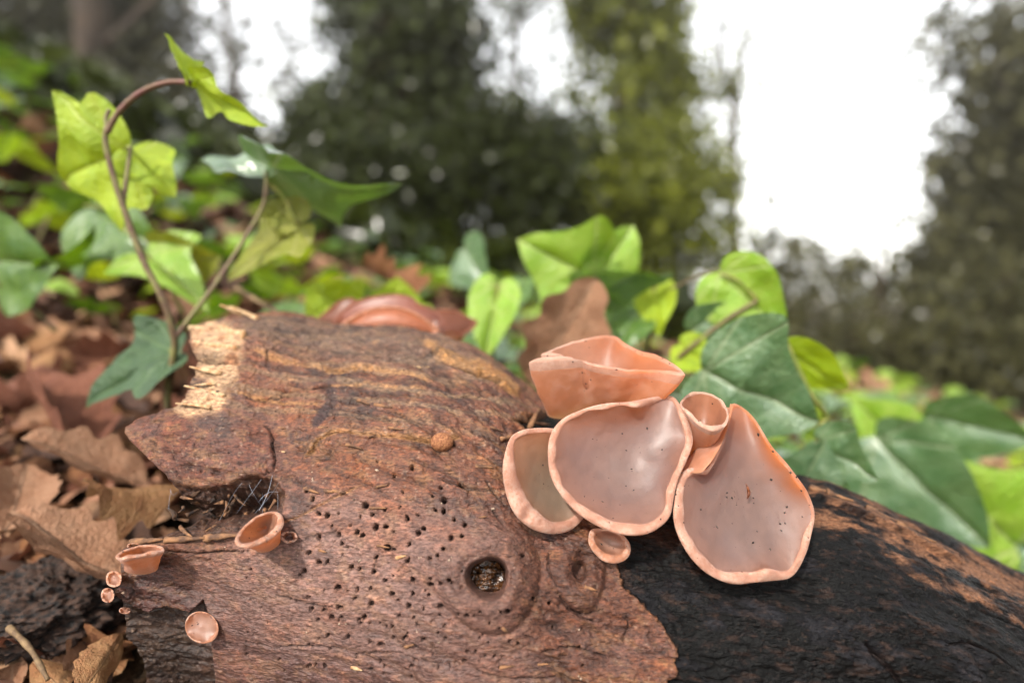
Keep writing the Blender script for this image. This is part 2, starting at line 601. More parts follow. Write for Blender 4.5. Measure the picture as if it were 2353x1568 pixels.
# beetle bore holes
holes = zl(z4, [(665, 120), (725, 235), (1130, 190), (990, 208), (935, 268), (1013, 297), (705, 345), (600, 362), (465, 330), (210, 265), (428, 408), (510, 390), (280, 385), (205, 400), (145, 388), (755, 418),
                (830, 395), (950, 358), (1010, 372), (1047, 358), (1083, 430), (235, 472), (283, 530), (265, 505), (358, 470), (410, 515), (445, 538), (537, 480), (606, 478), (640, 533), (662, 512), (833, 522), (872, 490),
                (258, 583), (305, 592), (340, 617), (148, 553), (80, 655), (618, 625), (658, 635), (770, 600), (1065, 558), (1140, 545), (1157, 465), (1080, 635), (1013, 636), (540, 690), (522, 795), (755, 718), (920, 697), (972, 680),
                (367, 760), (424, 770), (152, 722), (207, 717), (50, 780), (105, 815), (440, 852), (598, 855), (790, 850), (280, 900), (340, 922), (407, 915), (498, 913), (393, 975), (78, 957), (650, 955), (793, 950), (905, 957), (920, 880), (995, 868), (1055, 843),
                (97, 1040), (185, 1050), (290, 1035), (503, 1018), (766, 1033), (870, 1050), (990, 1035), (140, 1118), (235, 1107), (298, 1105), (457, 1107), (435, 1145), (497, 1152), (700, 1100), (823, 1165), (612, 1170), (650, 1175), (935, 1145), (980, 1095), (1055, 1140),
                (145, 1245), (208, 1225), (345, 1240), (500, 1278), (660, 1258), (742, 1250), (570, 1295), (968, 1225), (1025, 1258), (1068, 1240), (1175, 1080), (1225, 1085), (1270, 1050), (740, 1335), (1178, 1360), (1233, 1352), (1305, 1380), (1363, 1385), (1393, 1425), (1428, 1400), (1260, 1422), (1155, 1430),
                (75, 1290), (70, 1450), (185, 1455), (505, 1470), (808, 1415), (865, 1275), (1100, 1455), (970, 1475), (1470, 1270), (1530, 1290), (1585, 1240), (1320, 1285), (1345, 625), (1560, 683), (1615, 690), (1660, 712), (1630, 970), (1745, 1010), (1770, 1185), (1955, 1325), (2090, 1228), (1980, 1440), (1330, 1135), (1455, 1050), (60, 225), (590, 190), (625, 190), (790, 75), (880, 90), (108, 285), (1395, 75), (1145, 890)])
hx, hy = [], []
for _ in range(75):                                     # smaller ones between the drawn ones, and on the lower left
    x_, y_ = rng.uniform(560, 1180), rng.uniform(1270, 1560)
    hx.append(x_)
    hy.append(y_)
holes += list(zip(hx, hy))
holes += [(612, 1080), (540, 1075), (770, 965), (583, 1000), (930, 855), (760, 1015), (1010, 1170), (868, 1060)]
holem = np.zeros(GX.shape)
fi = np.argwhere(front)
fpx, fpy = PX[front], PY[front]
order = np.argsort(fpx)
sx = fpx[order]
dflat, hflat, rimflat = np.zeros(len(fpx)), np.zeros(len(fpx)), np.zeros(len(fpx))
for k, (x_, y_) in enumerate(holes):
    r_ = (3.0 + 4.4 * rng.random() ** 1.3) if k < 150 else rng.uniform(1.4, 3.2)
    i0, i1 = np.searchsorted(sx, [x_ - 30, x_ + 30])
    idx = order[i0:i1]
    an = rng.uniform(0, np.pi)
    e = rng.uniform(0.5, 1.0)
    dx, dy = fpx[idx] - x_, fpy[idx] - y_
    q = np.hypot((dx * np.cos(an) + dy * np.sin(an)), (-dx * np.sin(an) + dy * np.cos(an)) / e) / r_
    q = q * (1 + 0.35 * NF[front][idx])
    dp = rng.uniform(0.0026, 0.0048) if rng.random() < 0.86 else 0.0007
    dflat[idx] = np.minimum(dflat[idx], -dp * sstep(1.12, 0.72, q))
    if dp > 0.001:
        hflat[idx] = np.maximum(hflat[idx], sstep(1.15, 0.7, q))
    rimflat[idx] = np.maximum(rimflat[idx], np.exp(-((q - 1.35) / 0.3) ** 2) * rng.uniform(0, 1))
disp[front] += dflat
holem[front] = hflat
rimm = np.zeros(GX.shape)
rimm[front] = rimflat

# the cleft between the two tongues of the broken end
cleft_poly = [(300, 1060), (372, 1090), (392, 1108), (450, 1120), (520, 1112), (575, 1092), (625, 1100), (652, 1130), (650, 1178), (600, 1205), (540, 1224), (470, 1236), (390, 1246), (330, 1250), (250, 1255), (230, 1060)]
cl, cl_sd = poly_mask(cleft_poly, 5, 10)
disp -= cl * (0.003 + 0.015 * sstep(0, 70, cl_sd)) * (0.8 + 0.5 * NW1) - cl * 0.002 * NF
# thin ledge of bark below it, and bark missing at the lower left
ledge, led_sd = poly_mask([(150, 1395), (262, 1372), (300, 1405), (330, 1416), (372, 1402), (430, 1412), (462, 1384), (478, 1420), (482, 1500), (486, 1640), (486, 1900), (100, 1900)], 2.0, 4)
disp -= ledge * (0.0062 + 0.0016 * fbm(Q, 160, 91, 3, 0.6, (0.15, 1.0, 1.0)) * sstep(0, 30, led_sd))
# pale splintered wood: coarse long fibres
fib = fbm(Q, 260, 51, 3, 0.6, (0.16, 1.0, 1.0))
disp += pale * (0.0026 * fib - 0.0012 + 0.0024 * fbm(Q, 70, 52, 2, 0.5, (0.3, 1.0, 1.0)))
purple, _ = poly_mask([(260, 985), (375, 925), (500, 950), (620, 985), (660, 1060), (600, 1110), (500, 1135), (390, 1110)], 25, 16)
disp += purple * 0.0004

G = B + disp[..., None] * N0
# ---- colour of the wood, layer by layer
tan_ = alb(176, 136, 100)
orange = alb(172, 112, 70)
dkbrown = alb(104, 66, 46)
mauve = alb(142, 104, 92)
greyb = alb(152, 132, 116)
black = alb(20, 19, 22)
palec = alb(232, 196, 160)


def mixc(c, mask, tgt):
    return c + (tgt - c) * np.clip(mask, 0, 1)[..., None]


C = np.broadcast_to(alb(158, 108, 82), GX.shape + (3,)).copy()
m1 = fbm(Q, 38, 61, 4)
m2 = fbm(Q, 130, 62, 4, 0.6, (0.5, 1, 1))
m3 = fbm(Q, 420, 63, 3, 0.6, (0.55, 1, 1))
m4 = fbm(Q, 1100, 64, 2)
C = mixc(C, sstep(0.05, 0.4, m1) * 0.6, mauve)
drill_c, _ = poly_mask([(520, 1300), (700, 1180), (860, 1170), (1000, 1230), (1060, 1400), (1000, 1500), (760, 1568), (560, 1500)], 60, 30)
C = mixc(C, drill_c * (0.5 + 0.5 * sstep(-0.3, 0.3, m2)), alb(186, 150, 138))
low, _ = poly_mask([(260, 1280), (420, 1300), (620, 1480), (1050, 1520), (1300, 1700), (200, 1900)], 50, 30)
C = mixc(C, low * 0.75, alb(112, 80, 80))
C = mixc(C, sstep(0.08, 0.4, m2) * 0.65, alb(178, 116, 76))
C = mixc(C, sstep(0.08, 0.4, -m2) * 0.8, alb(98, 64, 50))
topz, _ = poly_mask([(540, 700), (800, 735), (1010, 760), (1120, 830), (1000, 850), (820, 830), (640, 800), (560, 770)], 30, 14)
C = mixc(C, topz * (0.55 + 0.4 * sstep(-0.2, 0.3, m3)), greyb)
band = sstep(0.1, 0.5, np.sin((PY - 0.12 * PX + 20 * n1 + 8 * NW1) / 6.5) * 0.6 + 0.5 * m3)
upz, _ = poly_mask([(430, 830), (1150, 830), (1230, 960), (1100, 990), (900, 985), (620, 960), (450, 930)], 40, 14)
C = mixc(C, upz * band * 0.65, alb(176, 150, 122))
C = mixc(C, purple * (0.2 + 0.45 * sstep(-0.3, 0.3, m2)), alb(140, 90, 74))
C = mixc(C, sstep(0.0, 0.35, m3) * 0.6, tan_)
C = mixc(C, sstep(0.1, 0.5, -m3) * 0.55, dkbrown * 0.7)
C = mixc(C, (0.75 * fur + 0.6 * fur2) * 0.8 * sm_, alb(66, 42, 32))
C = mixc(C, wr * sstep(0.55, 0.95, ridge) * 0.5, dkbrown * 0.7)
kn = knot_ring
C = mixc(C, kn * 0.55, alb(122, 82, 60))
C = mixc(C, kn * sstep(0.1, 0.4, m3) * 0.6, alb(172, 120, 84))
stain_d, _, _ = seg_dist(PX + 8 * NW1, PY + 8 * NW2, zl(z5, [(1040, 630), (1020, 700), (1005, 780), (1010, 850), (960, 940), (920, 1010)]))
C = mixc(C, sstep(17, 7, stain_d) * front * (0.5 + 0.5 * sstep(-0.4, 0.2, m2)) * 0.85, alb(84, 62, 66))
C = mixc(C, edge_pale * 0.8, alb(216, 168, 118))
C = mixc(C, rimm * brown * 0.5, alb(186, 130, 84))
rock, _ = poly_mask(zl(z5, [(1640, 400), (1750, 440), (1900, 520), (2100, 610), (2250, 680), (2350, 780), (2280, 800), (2100, 700), (1900, 600), (1750, 530)]), 6, 8)
C = mixc(C, rock * (0.4 + 0.5 * sstep(-0.2, 0.2, m4)), alb(206, 160, 106))
C = mixc(C, pale * sstep(-0.55, 0.15, m2 + 0.4 * sstep(0, 50, pale_sd)), palec * (0.72 + 0.32 * sstep(-0.3, 0.3, fib))[..., None])
C = mixc(C, pale * sstep(0.15, 0.4, m2) * 0.6, alb(170, 110, 70))
C = mixc(C, ledge * 0.85, alb(84, 66, 52) * (0.8 + 0.5 * sstep(-0.3, 0.4, m3))[..., None])
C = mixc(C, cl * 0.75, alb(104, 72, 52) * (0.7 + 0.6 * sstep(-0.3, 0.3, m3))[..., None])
cb = fbm(Q, 55, 71, 4, 0.6, (0.35, 1, 1))
cc = np.broadcast_to(black, C.shape).copy()
cc = mixc(cc, sstep(0.05, 0.4, cb) * 0.8, alb(72, 48, 36))
cc = mixc(cc, sstep(0.1, 0.45, m3) * 0.4, alb(90, 68, 56))
cc = mixc(cc, sstep(0.15, 0.5, m2) * 0.5, alb(60, 60, 66))
cc = mixc(cc, sstep(0.45, 0.6, m4) * 0.25, alb(120, 96, 80))
tops, _ = poly_mask([(1850, 1090), (2000, 1140), (2200, 1240), (2400, 1330), (2400, 1440), (2200, 1330), (2040, 1250), (1880, 1190)], 14, 60)
cc = mixc(cc, tops * sstep(-0.25, 0.2, m2 + 0.5 * m3), alb(156, 112, 84))
cc = mixc(cc, (fur + fur2) * 0.7, alb(16, 13, 13))
C = C * (1 - char)[..., None] + cc * char[..., None]
C = mixc(C, sstep(1.0, 0.4, np.abs(char_sd + 2) / 5.0) * front * brown * 0.5, alb(188, 140, 96))
C = mixc(C, sstep(0.45, 0.6, m4) * brown * 0.45, alb(214, 190, 170))
C = mixc(C, sstep(0.4, 0.6, -m4) * brown * 0.5, alb(60, 40, 32))
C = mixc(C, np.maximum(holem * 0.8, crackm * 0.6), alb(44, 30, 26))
mean_c = np.array([0.125, 0.068, 0.042])
C = np.where(brown[..., None] > 0.5, mean_c * (np.clip(C, 0.001, 1) / mean_c) ** 1.34 * np.array([0.80, 0.69, 0.61]), C)
C = mixc(C, brown * sstep(0.08, 0.42, fbm(Q, 30, 161, 3, 0.55, (0.7, 1, 1))) * 0.45 * (1 - pale), alb(92, 58, 48))
C = mixc(C, drill * brown * 0.3, alb(178, 140, 130))
C = np.clip(C, 0.003, 0.9)
rough = np.clip(0.62 + 0.25 * m2 + char * (-0.06 + 0.3 * m1) + 0.15 * pale - 0.1 * low, 0.25, 0.95)

# ---- broken end: rings running inwards
nal = len(al)
KR = 26
rings_p, rings_c = [], []
e0 = G[0]
ey0, ez0, er0 = axis_at(np.full(nal, -0.13))
cen = np.stack([np.full(nal, -0.112), ey0, ez0 + 0.0], -1)
for k in range(1, KR + 1):
    s_ = k / KR
    pt = e0 * (1 - s_) + cen * s_
    q_ = np.stack([pt[:, 1], pt[:, 2], np.zeros(nal)], -1)
    pt[:, 0] += (0.010 * fbm(q_, 120, 81, 3) + 0.006 * fbm(q_, 420, 82, 2) + 0.006) * sstep(0, 0.15, s_) * (1 - s_ ** 4)
    rings_p.append(pt)
    cq = sstep(-0.3, 0.3, fbm(q_, 200, 83, 3))[:, None]
    rings_c.append(alb(90, 62, 44) * (1 - cq) + alb(150, 112, 76) * cq)
GV = np.concatenate([np.stack(rings_p[::-1]), G], 0)
CV = np.concatenate([np.stack(rings_c[::-1]), C], 0)
RV = np.concatenate([np.full((KR, nal), 0.9), rough], 0)
LOGO = np.array([0.03, 0.245, 0.05])
lm = mesh_np('log', GV.reshape(-1, 3) - LOGO, grid_faces(NX + KR, nal, True)[:, ::-1])
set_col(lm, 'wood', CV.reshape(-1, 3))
set_val(lm, 'wood_rough', RV.reshape(-1))
set_val(lm, 'wood_spec', np.concatenate([np.full((KR, nal), 0.2), 0.34 - 0.24 * char], 0))
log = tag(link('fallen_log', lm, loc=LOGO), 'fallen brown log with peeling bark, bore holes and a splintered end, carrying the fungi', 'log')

m, ns, ls, out = new_mat('weathered_wood')
at = node(ns, 'ShaderNodeAttribute', attribute_name='wood')
ar = node(ns, 'ShaderNodeAttribute', attribute_name='wood_rough')
tc = ns.new('ShaderNodeTexCoord').outputs['Object']
mp = ns.new('ShaderNodeMapping')
mp.inputs['Scale'].default_value = (0.4, 1, 1)
ls.new(tc, mp.inputs[0])
f1 = noise_node(ns, ls, 1500, 3, 0.6, mp.outputs[0])
f2 = noise_node(ns, ls, 500, 5, 0.65, mp.outputs[0])
c = mix_col(ns, ls, ramp(ns, ls, f1, 0.35, 0.68, 0.0, 0.85), at.outputs['Color'], (0.3, 0.24, 0.22), 'MULTIPLY')
c = mix_col(ns, ls, ramp(ns, ls, f2, 0.5, 0.7, 0.0, 0.8), c, (1.9, 1.75, 1.6), 'MULTIPLY')
p = ns.new('ShaderNodeBsdfPrincipled')
ls.new(c, p.inputs['Base Color'])
ls.new(ar.outputs['Fac'], p.inputs['Roughness'])
ls.new(node(ns, 'ShaderNodeAttribute', attribute_name='wood_spec').outputs['Fac'], p.inputs['Specular IOR Level'])
ls.new(bump_node(ns, ls, math_node(ns, ls, 'ADD', f2, math_node(ns, ls, 'MULTIPLY', f1, 0.5)), 0.9, 0.0011), p.inputs['Normal'])
ls.new(p.outputs[0], out.inputs[0])
lm.materials.append(m)
WOOD = m

# depth of the log's surface along the ray of a picture point
_fx, _fy, _fd = [q_[::3, ::3] for q_ in proj(G)]
_ff = front[::3, ::3]
_fx, _fy, _fd = _fx[_ff], _fy[_ff], _fd[_ff]


def log_depth(x, y):
    d2 = (_fx - x) ** 2 + (_fy - y) ** 2
    i = np.argsort(d2)[:6]
    return float(np.median(_fd[i]))


# parts of the log: heart of the knot, loose splinters, bark flakes
kx, ky = z4(1310, 835)
kd = log_depth(kx + 62, ky)
kc = P(kx, ky, kd + 0.004)
nrm = CAM - kc
nrm = nrm / np.linalg.norm(nrm)
ua = np.cross(nrm, [0, 0, 1.0]); ua /= np.linalg.norm(ua)
ub = np.cross(nrm, ua)
uu, vv = np.meshgrid(np.linspace(0, 1, 30), np.linspace(0, 2 * np.pi, 64, endpoint=False), indexing='ij')
rk = 0.0056
pt = kc + (uu * np.cos(vv))[..., None] * ua * rk + (uu * np.sin(vv))[..., None] * ub * rk * 0.92
q_ = pt * 1.0
hh = 0.0030 * np.sqrt(np.clip(1 - uu ** 2 * 0.98, 0, 1)) + 0.0022 * fbm(q_, 300, 5, 4, 0.55, (1, 1, 2.5))
pt = pt + hh[..., None] * nrm - nrm * 0.0064
km = mesh_np('knot_heart', pt.reshape(-1, 3) - LOGO, grid_faces(30, 64, True)[:, ::-1])
km.materials.append(simple_mat('knot_wood', alb(34, 23, 18), alb(132, 84, 44), 420, 0.2, 0.8, 0.001, spec=0.8))
tag(link('knot_heart', km, log), 'dark glossy rotten heart inside the round knot')

splinter_mat = simple_mat('pale_splinter', alb(238, 206, 160), alb(196, 140, 90), 500, 0.85, 0.4, 0.0004)
bark_mat = simple_mat('bark_flake', alb(104, 74, 56), alb(178, 128, 88), 260, 0.85, 0.7, 0.0006)
dark_mat = simple_mat('rotten_fibre', alb(40, 28, 24), alb(128, 92, 64), 300, 0.9, 0.6, 0.0006)


def sliver(p0, p1, wd, th, nrm_, seed):
    """a split chip of wood: tapered, slightly bent, six-sided"""
    r_ = np.random.default_rng(seed)
    p0, p1 = np.asarray(p0), np.asarray(p1)
    n = 9
    tt = np.linspace(0, 1, n)
    d_ = p1 - p0
    side = np.cross(d_, nrm_); side /= np.linalg.norm(side)
    up = np.cross(side, d_); up /= np.linalg.norm(up)
    mid = p0 + d_ * tt[:, None] + up * (np.sin(tt * np.pi) * r_.uniform(-.12, .12) * np.linalg.norm(d_))[:, None]
    wv_ = wd * (1 - 0.75 * tt ** 1.6) * (1 + 0.25 * r_.uniform(-1, 1, n))
    tv = th * (1 - 0.6 * tt)
    ring = []
    for a_, b_ in ((-1, 0), (-.5, 1), (.5, .9), (1, 0), (.5, -1), (-.5, -.8)):
        ring.append(mid + side * (a_ * wv_)[:, None] + up * (b_ * tv)[:, None])
    v = np.stack(ring, 1).reshape(-1, 3)
    f = grid_faces(n, 6, True)
    f = np.vstack([f, [[0, 3, 2, 1], [0, 5, 4, 3], [(n - 1) * 6, (n - 1) * 6 + 1, (n - 1) * 6 + 2, (n - 1) * 6 + 3], [(n - 1) * 6, (n - 1) * 6 + 3, (n - 1) * 6 + 4, (n - 1) * 6 + 5]]])
    return v, f


for k, (x0, y0, x1, y1, wpx) in enumerate([(560, 775, 434, 752, 26), (545, 800, 437, 786, 9), (510, 858, 436, 842, 8), (500, 880, 446, 884, 5), (515, 912, 424, 886, 9), (485, 935, 404, 926, 7), (560, 722, 505, 700, 9), (592, 732, 528, 703, 7)]):
    d0 = log_depth(x0, y0)
    v, f = sliver(P(x0, y0, d0), P(x1, y1, log_depth(max(x1 + 12, 440), y1) - 0.0015), wpx * d0 / FOC * 0.8, 0.0011, FWD, k)
    mm = mesh_np('splinter', v - LOGO, f)
    mm.materials.append(splinter_mat)
    link('splinter', mm, log)
for k, (x0, y0, x1, y1, wpx) in enumerate([(1185, 955, 1262, 975, 10), (1215, 985, 1240, 940, 7), (1190, 1000, 1180, 1040, 9), (1860, 1118, 1960, 1150, 7), (1900, 1128, 2020, 1170, 8), (1990, 1165, 2080, 1205, 8),
                                           (2060, 1200, 2150, 1245, 7), (1150, 1008, 1205, 1000, 6), (300, 1245, 375, 1238, 9), (380, 1240, 470, 1235, 9), (470, 1236, 560, 1228, 9)]):
    d0 = log_depth(x0, y0 + 4)
    v, f = sliver(P(x0, y0, d0), P(x1, y1, log_depth(x1, y1 + 4) - 0.001), wpx * d0 / FOC, 0.0009, -FWD + 0.6 * UPV, 30 + k)
    mm = mesh_np('bark_flake', v - LOGO, f)
    mm.materials.append(bark_mat)
    link('bark_flake', mm, log)
KR0 = 3
r2 = np.random.default_rng(8)
for k in range(34):
    x0, y0 = r2.uniform(520, 1400), r2.uniform(790, 1540)
    if (1140 < x0 and y0 < 1330) or abs(x0 + 15 - kx) + abs(y0 - ky) < 110:
        continue
    ln = r2.uniform(14, 46)
    x1, y1 = x0 + ln, y0 + r2.uniform(-6, 12)
    d0, d1 = log_depth(x0, y0), log_depth(x1, y1)
    v, f = sliver(P(x0, y0, d0 + .0003), P(x1, y1, d1 - .0006), r2.uniform(2, 6) * d0 / FOC, 0.0005, -FWD + 0.5 * UPV, 200 + k)
    mm = mesh_np('bark_flake', v - LOGO, f)
    mm.materials.append(bark_mat if k % 7 else splinter_mat)
    link('bark_flake', mm, log)
cr_ = np.argwhere(front[KR0:-KR0] & (char[KR0:-KR0] < 0.4) & (np.hypot(PX - kx, PY - ky)[KR0:-KR0] > 60))
pick = r2.integers(0, len(cr_), 520)
cp = G[KR0:-KR0][cr_[pick, 0], cr_[pick, 1]]
cn = N0[KR0:-KR0][cr_[pick, 0], cr_[pick, 1]]
CRUMB = (cp, cn)
# fibres and crumbs left in the cleft
r2 = np.random.default_rng(3)
for k in range(44):
    x0, y0 = r2.uniform(395, 640), r2.uniform(1115, 1225)
    x1, y1 = x0 + r2.uniform(-45, 45), y0 + r2.uniform(-30, 30)
    d0 = 0.178 + r2.uniform(0.0, 0.008)
    v, f = sliver(P(x0, y0, d0), P(x1, y1, d0 + r2.uniform(-.008, .008)), r2.uniform(2, 6) * d0 / FOC, 0.0006, FWD, 60 + k)
    mm = mesh_np('rotten_fibre', v - LOGO, f)
    mm.materials.append(dark_mat if k % 3 else bark_mat)
    link('rotten_fibre', mm, log)

# ------------------------------------------------------------------ jelly ear fungi
def z6(x, y):
    return 1116.7 + x * .4109, 730.2 + y * .4109


def z3(x, y):
    return x * .3287, 1052.3 + y * .3287


def fungus_mats(name, disc, glow, rim, wall, fk=1.0):
    res = []
    for part, base, frost, tr, ro in (('disc', disc, 0.0, 0.3, 0.5), ('rim', rim, 0.75, 0.2, 0.6), ('wall', wall, 0.6, 0.45, 0.6)):
        m, ns, ls, out = new_mat(name + '_' + part)
        tc = ns.new('ShaderNodeTexCoord').outputs['Object']
        f1 = noise_node(ns, ls, 260, 4, 0.6, tc)
        f2 = noise_node(ns, ls, 1400, 3, 0.65, tc)
        f3 = noise_node(ns, ls, 4200, 2, 0.5, tc)
        base = np.asarray(base)
        ed = node(ns, 'ShaderNodeAttribute', attribute_name='edge').outputs['Fac']
        thin = node(ns, 'ShaderNodeAttribute', attribute_name='thin').outputs['Fac']
        c = mix_col(ns, ls, ramp(ns, ls, f1, 0.35, 0.65), base * 0.9, base * np.array([1.1, 1.06, 1.02]))
        if part != 'disc':
            k = math_node(ns, ls, 'MULTIPLY', ramp(ns, ls, f1, 0.42, 0.62), ramp(ns, ls, f2, 0.3, 0.6))
            k = math_node(ns, ls, 'MULTIPLY', math_node(ns, ls, 'ADD', k, math_node(ns, ls, 'MULTIPLY', math_node(ns, ls, 'MULTIPLY', ed, 1.1), ramp(ns, ls, f2, 0.36, 0.62))), frost * fk, True)
            c = mix_col(ns, ls, k, c, alb(246, 206, 184))
        else:
            c = mix_col(ns, ls, ramp(ns, ls, f2, 0.66, 0.74, 0, 0.3), c, base * 0.45)
            c = mix_col(ns, ls, math_node(ns, ls, 'MULTIPLY', ed, 0.3), c, np.asarray(wall) * 0.95)
            f4 = noise_node(ns, ls, 90, 3, 0.5, tc)
            c = mix_col(ns, ls, ramp(ns, ls, f4, 0.5, 0.72, 0, 0.35), c, base * np.array([1.15, 1.25, 1.35]))
        p = ns.new('ShaderNodeBsdfPrincipled')
        ls.new(c, p.inputs['Base Color'])
        p.inputs['Roughness'].default_value = ro
        p.inputs['Specular IOR Level'].default_value = 0.3 if part == 'disc' else 0.2
        if part == 'disc':
            p.inputs['Coat Weight'].default_value = 0.3
            p.inputs['Coat Roughness'].default_value = 0.34
        if part != 'disc':
            p.inputs['Sheen Weight'].default_value = 0.25
            p.inputs['Sheen Roughness'].default_value = 0.4
            p.inputs['Sheen Tint'].default_value = (1, 0.85, 0.78, 1)
        bh = math_node(ns, ls, 'ADD', math_node(ns, ls, 'MULTIPLY', f1, 1.0), math_node(ns, ls, 'MULTIPLY', f3, 0.12 if part == 'disc' else 0.35))
        nb = bump_node(ns, ls, bh, 0.5, 0.0010)
        ls.new(nb, p.inputs['Normal'])
        t_ = ns.new('ShaderNodeBsdfTranslucent')
        t_.inputs[0].default_value = tuple(glow) + (1.0,)
        mx = ns.new('ShaderNodeMixShader')
        ls.new(math_node(ns, ls, 'ADD', math_node(ns, ls, 'MULTIPLY', thin, 0.68 - tr), tr), mx.inputs[0])
        ls.new(p.outputs[0], mx.inputs[1])
        ls.new(t_.outputs[0], mx.inputs[2])
        ls.new(mx.outputs[0], out.inputs[0])
        res.append(m)
    return res


GLOW = (0.96, 0.48, 0.20)
M_MAUVE = fungus_mats('jelly_mauve', alb(148, 120, 112), GLOW, alb(226, 164, 138), alb(206, 142, 108))
M_BEIGE = fungus_mats('jelly_beige', alb(160, 143, 124), GLOW, alb(226, 164, 138), alb(206, 142, 108))
M_ORANGE = fungus_mats('jelly_orange', alb(196, 140, 112), GLOW, alb(234, 184, 160), alb(244, 178, 140))
M_DEEP = fungus_mats('jelly_deep', alb(196, 116, 76), GLOW, alb(214, 146, 112), alb(190, 112, 72), 0.3)
M_PINK = fungus_mats('jelly_pink', alb(188, 142, 120), GLOW, alb(222, 152, 116), alb(200, 122, 80))
speck_mat = simple_mat('dirt_speck', alb(52, 40, 36), alb(110, 92, 78), 900, 0.9, 0.2, 0.0002)
OCT_F = np.array([[0, 2, 4, 4], [2, 1, 4, 4], [1, 3, 4, 4], [3, 0, 4, 4], [2, 0, 5, 5], [1, 2, 5, 5], [3, 1, 5, 5], [0, 3, 5, 5]])[:, :3]


def specks(pos, nor, n, seed, smin=0.00012, smax=0.0007):
    r_ = np.random.default_rng(seed)
    ii = r_.integers(0, len(pos), n)
    vs, fs = [], []
    for k, i in enumerate(ii):
        nn = nor[i]
        a_ = np.cross(nn, r_.normal(size=3)); a_ /= np.linalg.norm(a_) + 1e-9
        b_ = np.cross(nn, a_)
        s_ = smin + (smax - smin) * r_.random() ** 3
        sa, sb, sn = s_ * r_.uniform(.6, 1.6), s_ * r_.uniform(.6, 1.1), s_ * .6
        c_ = pos[i] + a_ * r_.uniform(-.0006, .0006)
        v = np.array([c_ + a_ * sa, c_ - a_ * sa, c_ + b_ * sb, c_ - b_ * sb, c_ + nn * sn, c_ - nn * sn * .6])
        vs.append(v)
        fs.append(OCT_F + 6 * k)
    return np.vstack(vs), np.vstack(fs)


def resample_polar(pts, c, n, sx, sy):
    pts = catmull(np.asarray(pts, float), 800, True)
    th = np.arctan2((pts[:, 1] - c[1]) / sy, (pts[:, 0] - c[0]) / sx)
    o = np.argsort(th)
    th, pts = th[o], pts[o]
    tt = np.linspace(-np.pi, np.pi, n, endpoint=False)
    tp = np.concatenate([th - 2 * np.pi, th, th + 2 * np.pi])
    r_ = np.stack([np.interp(tt, tp, np.tile(pts[:, k], 3)) for k in (0, 1)], -1)
    return tt, 0.25 * np.roll(r_, 1, 0) + 0.5 * r_ + 0.25 * np.roll(r_, -1, 0)


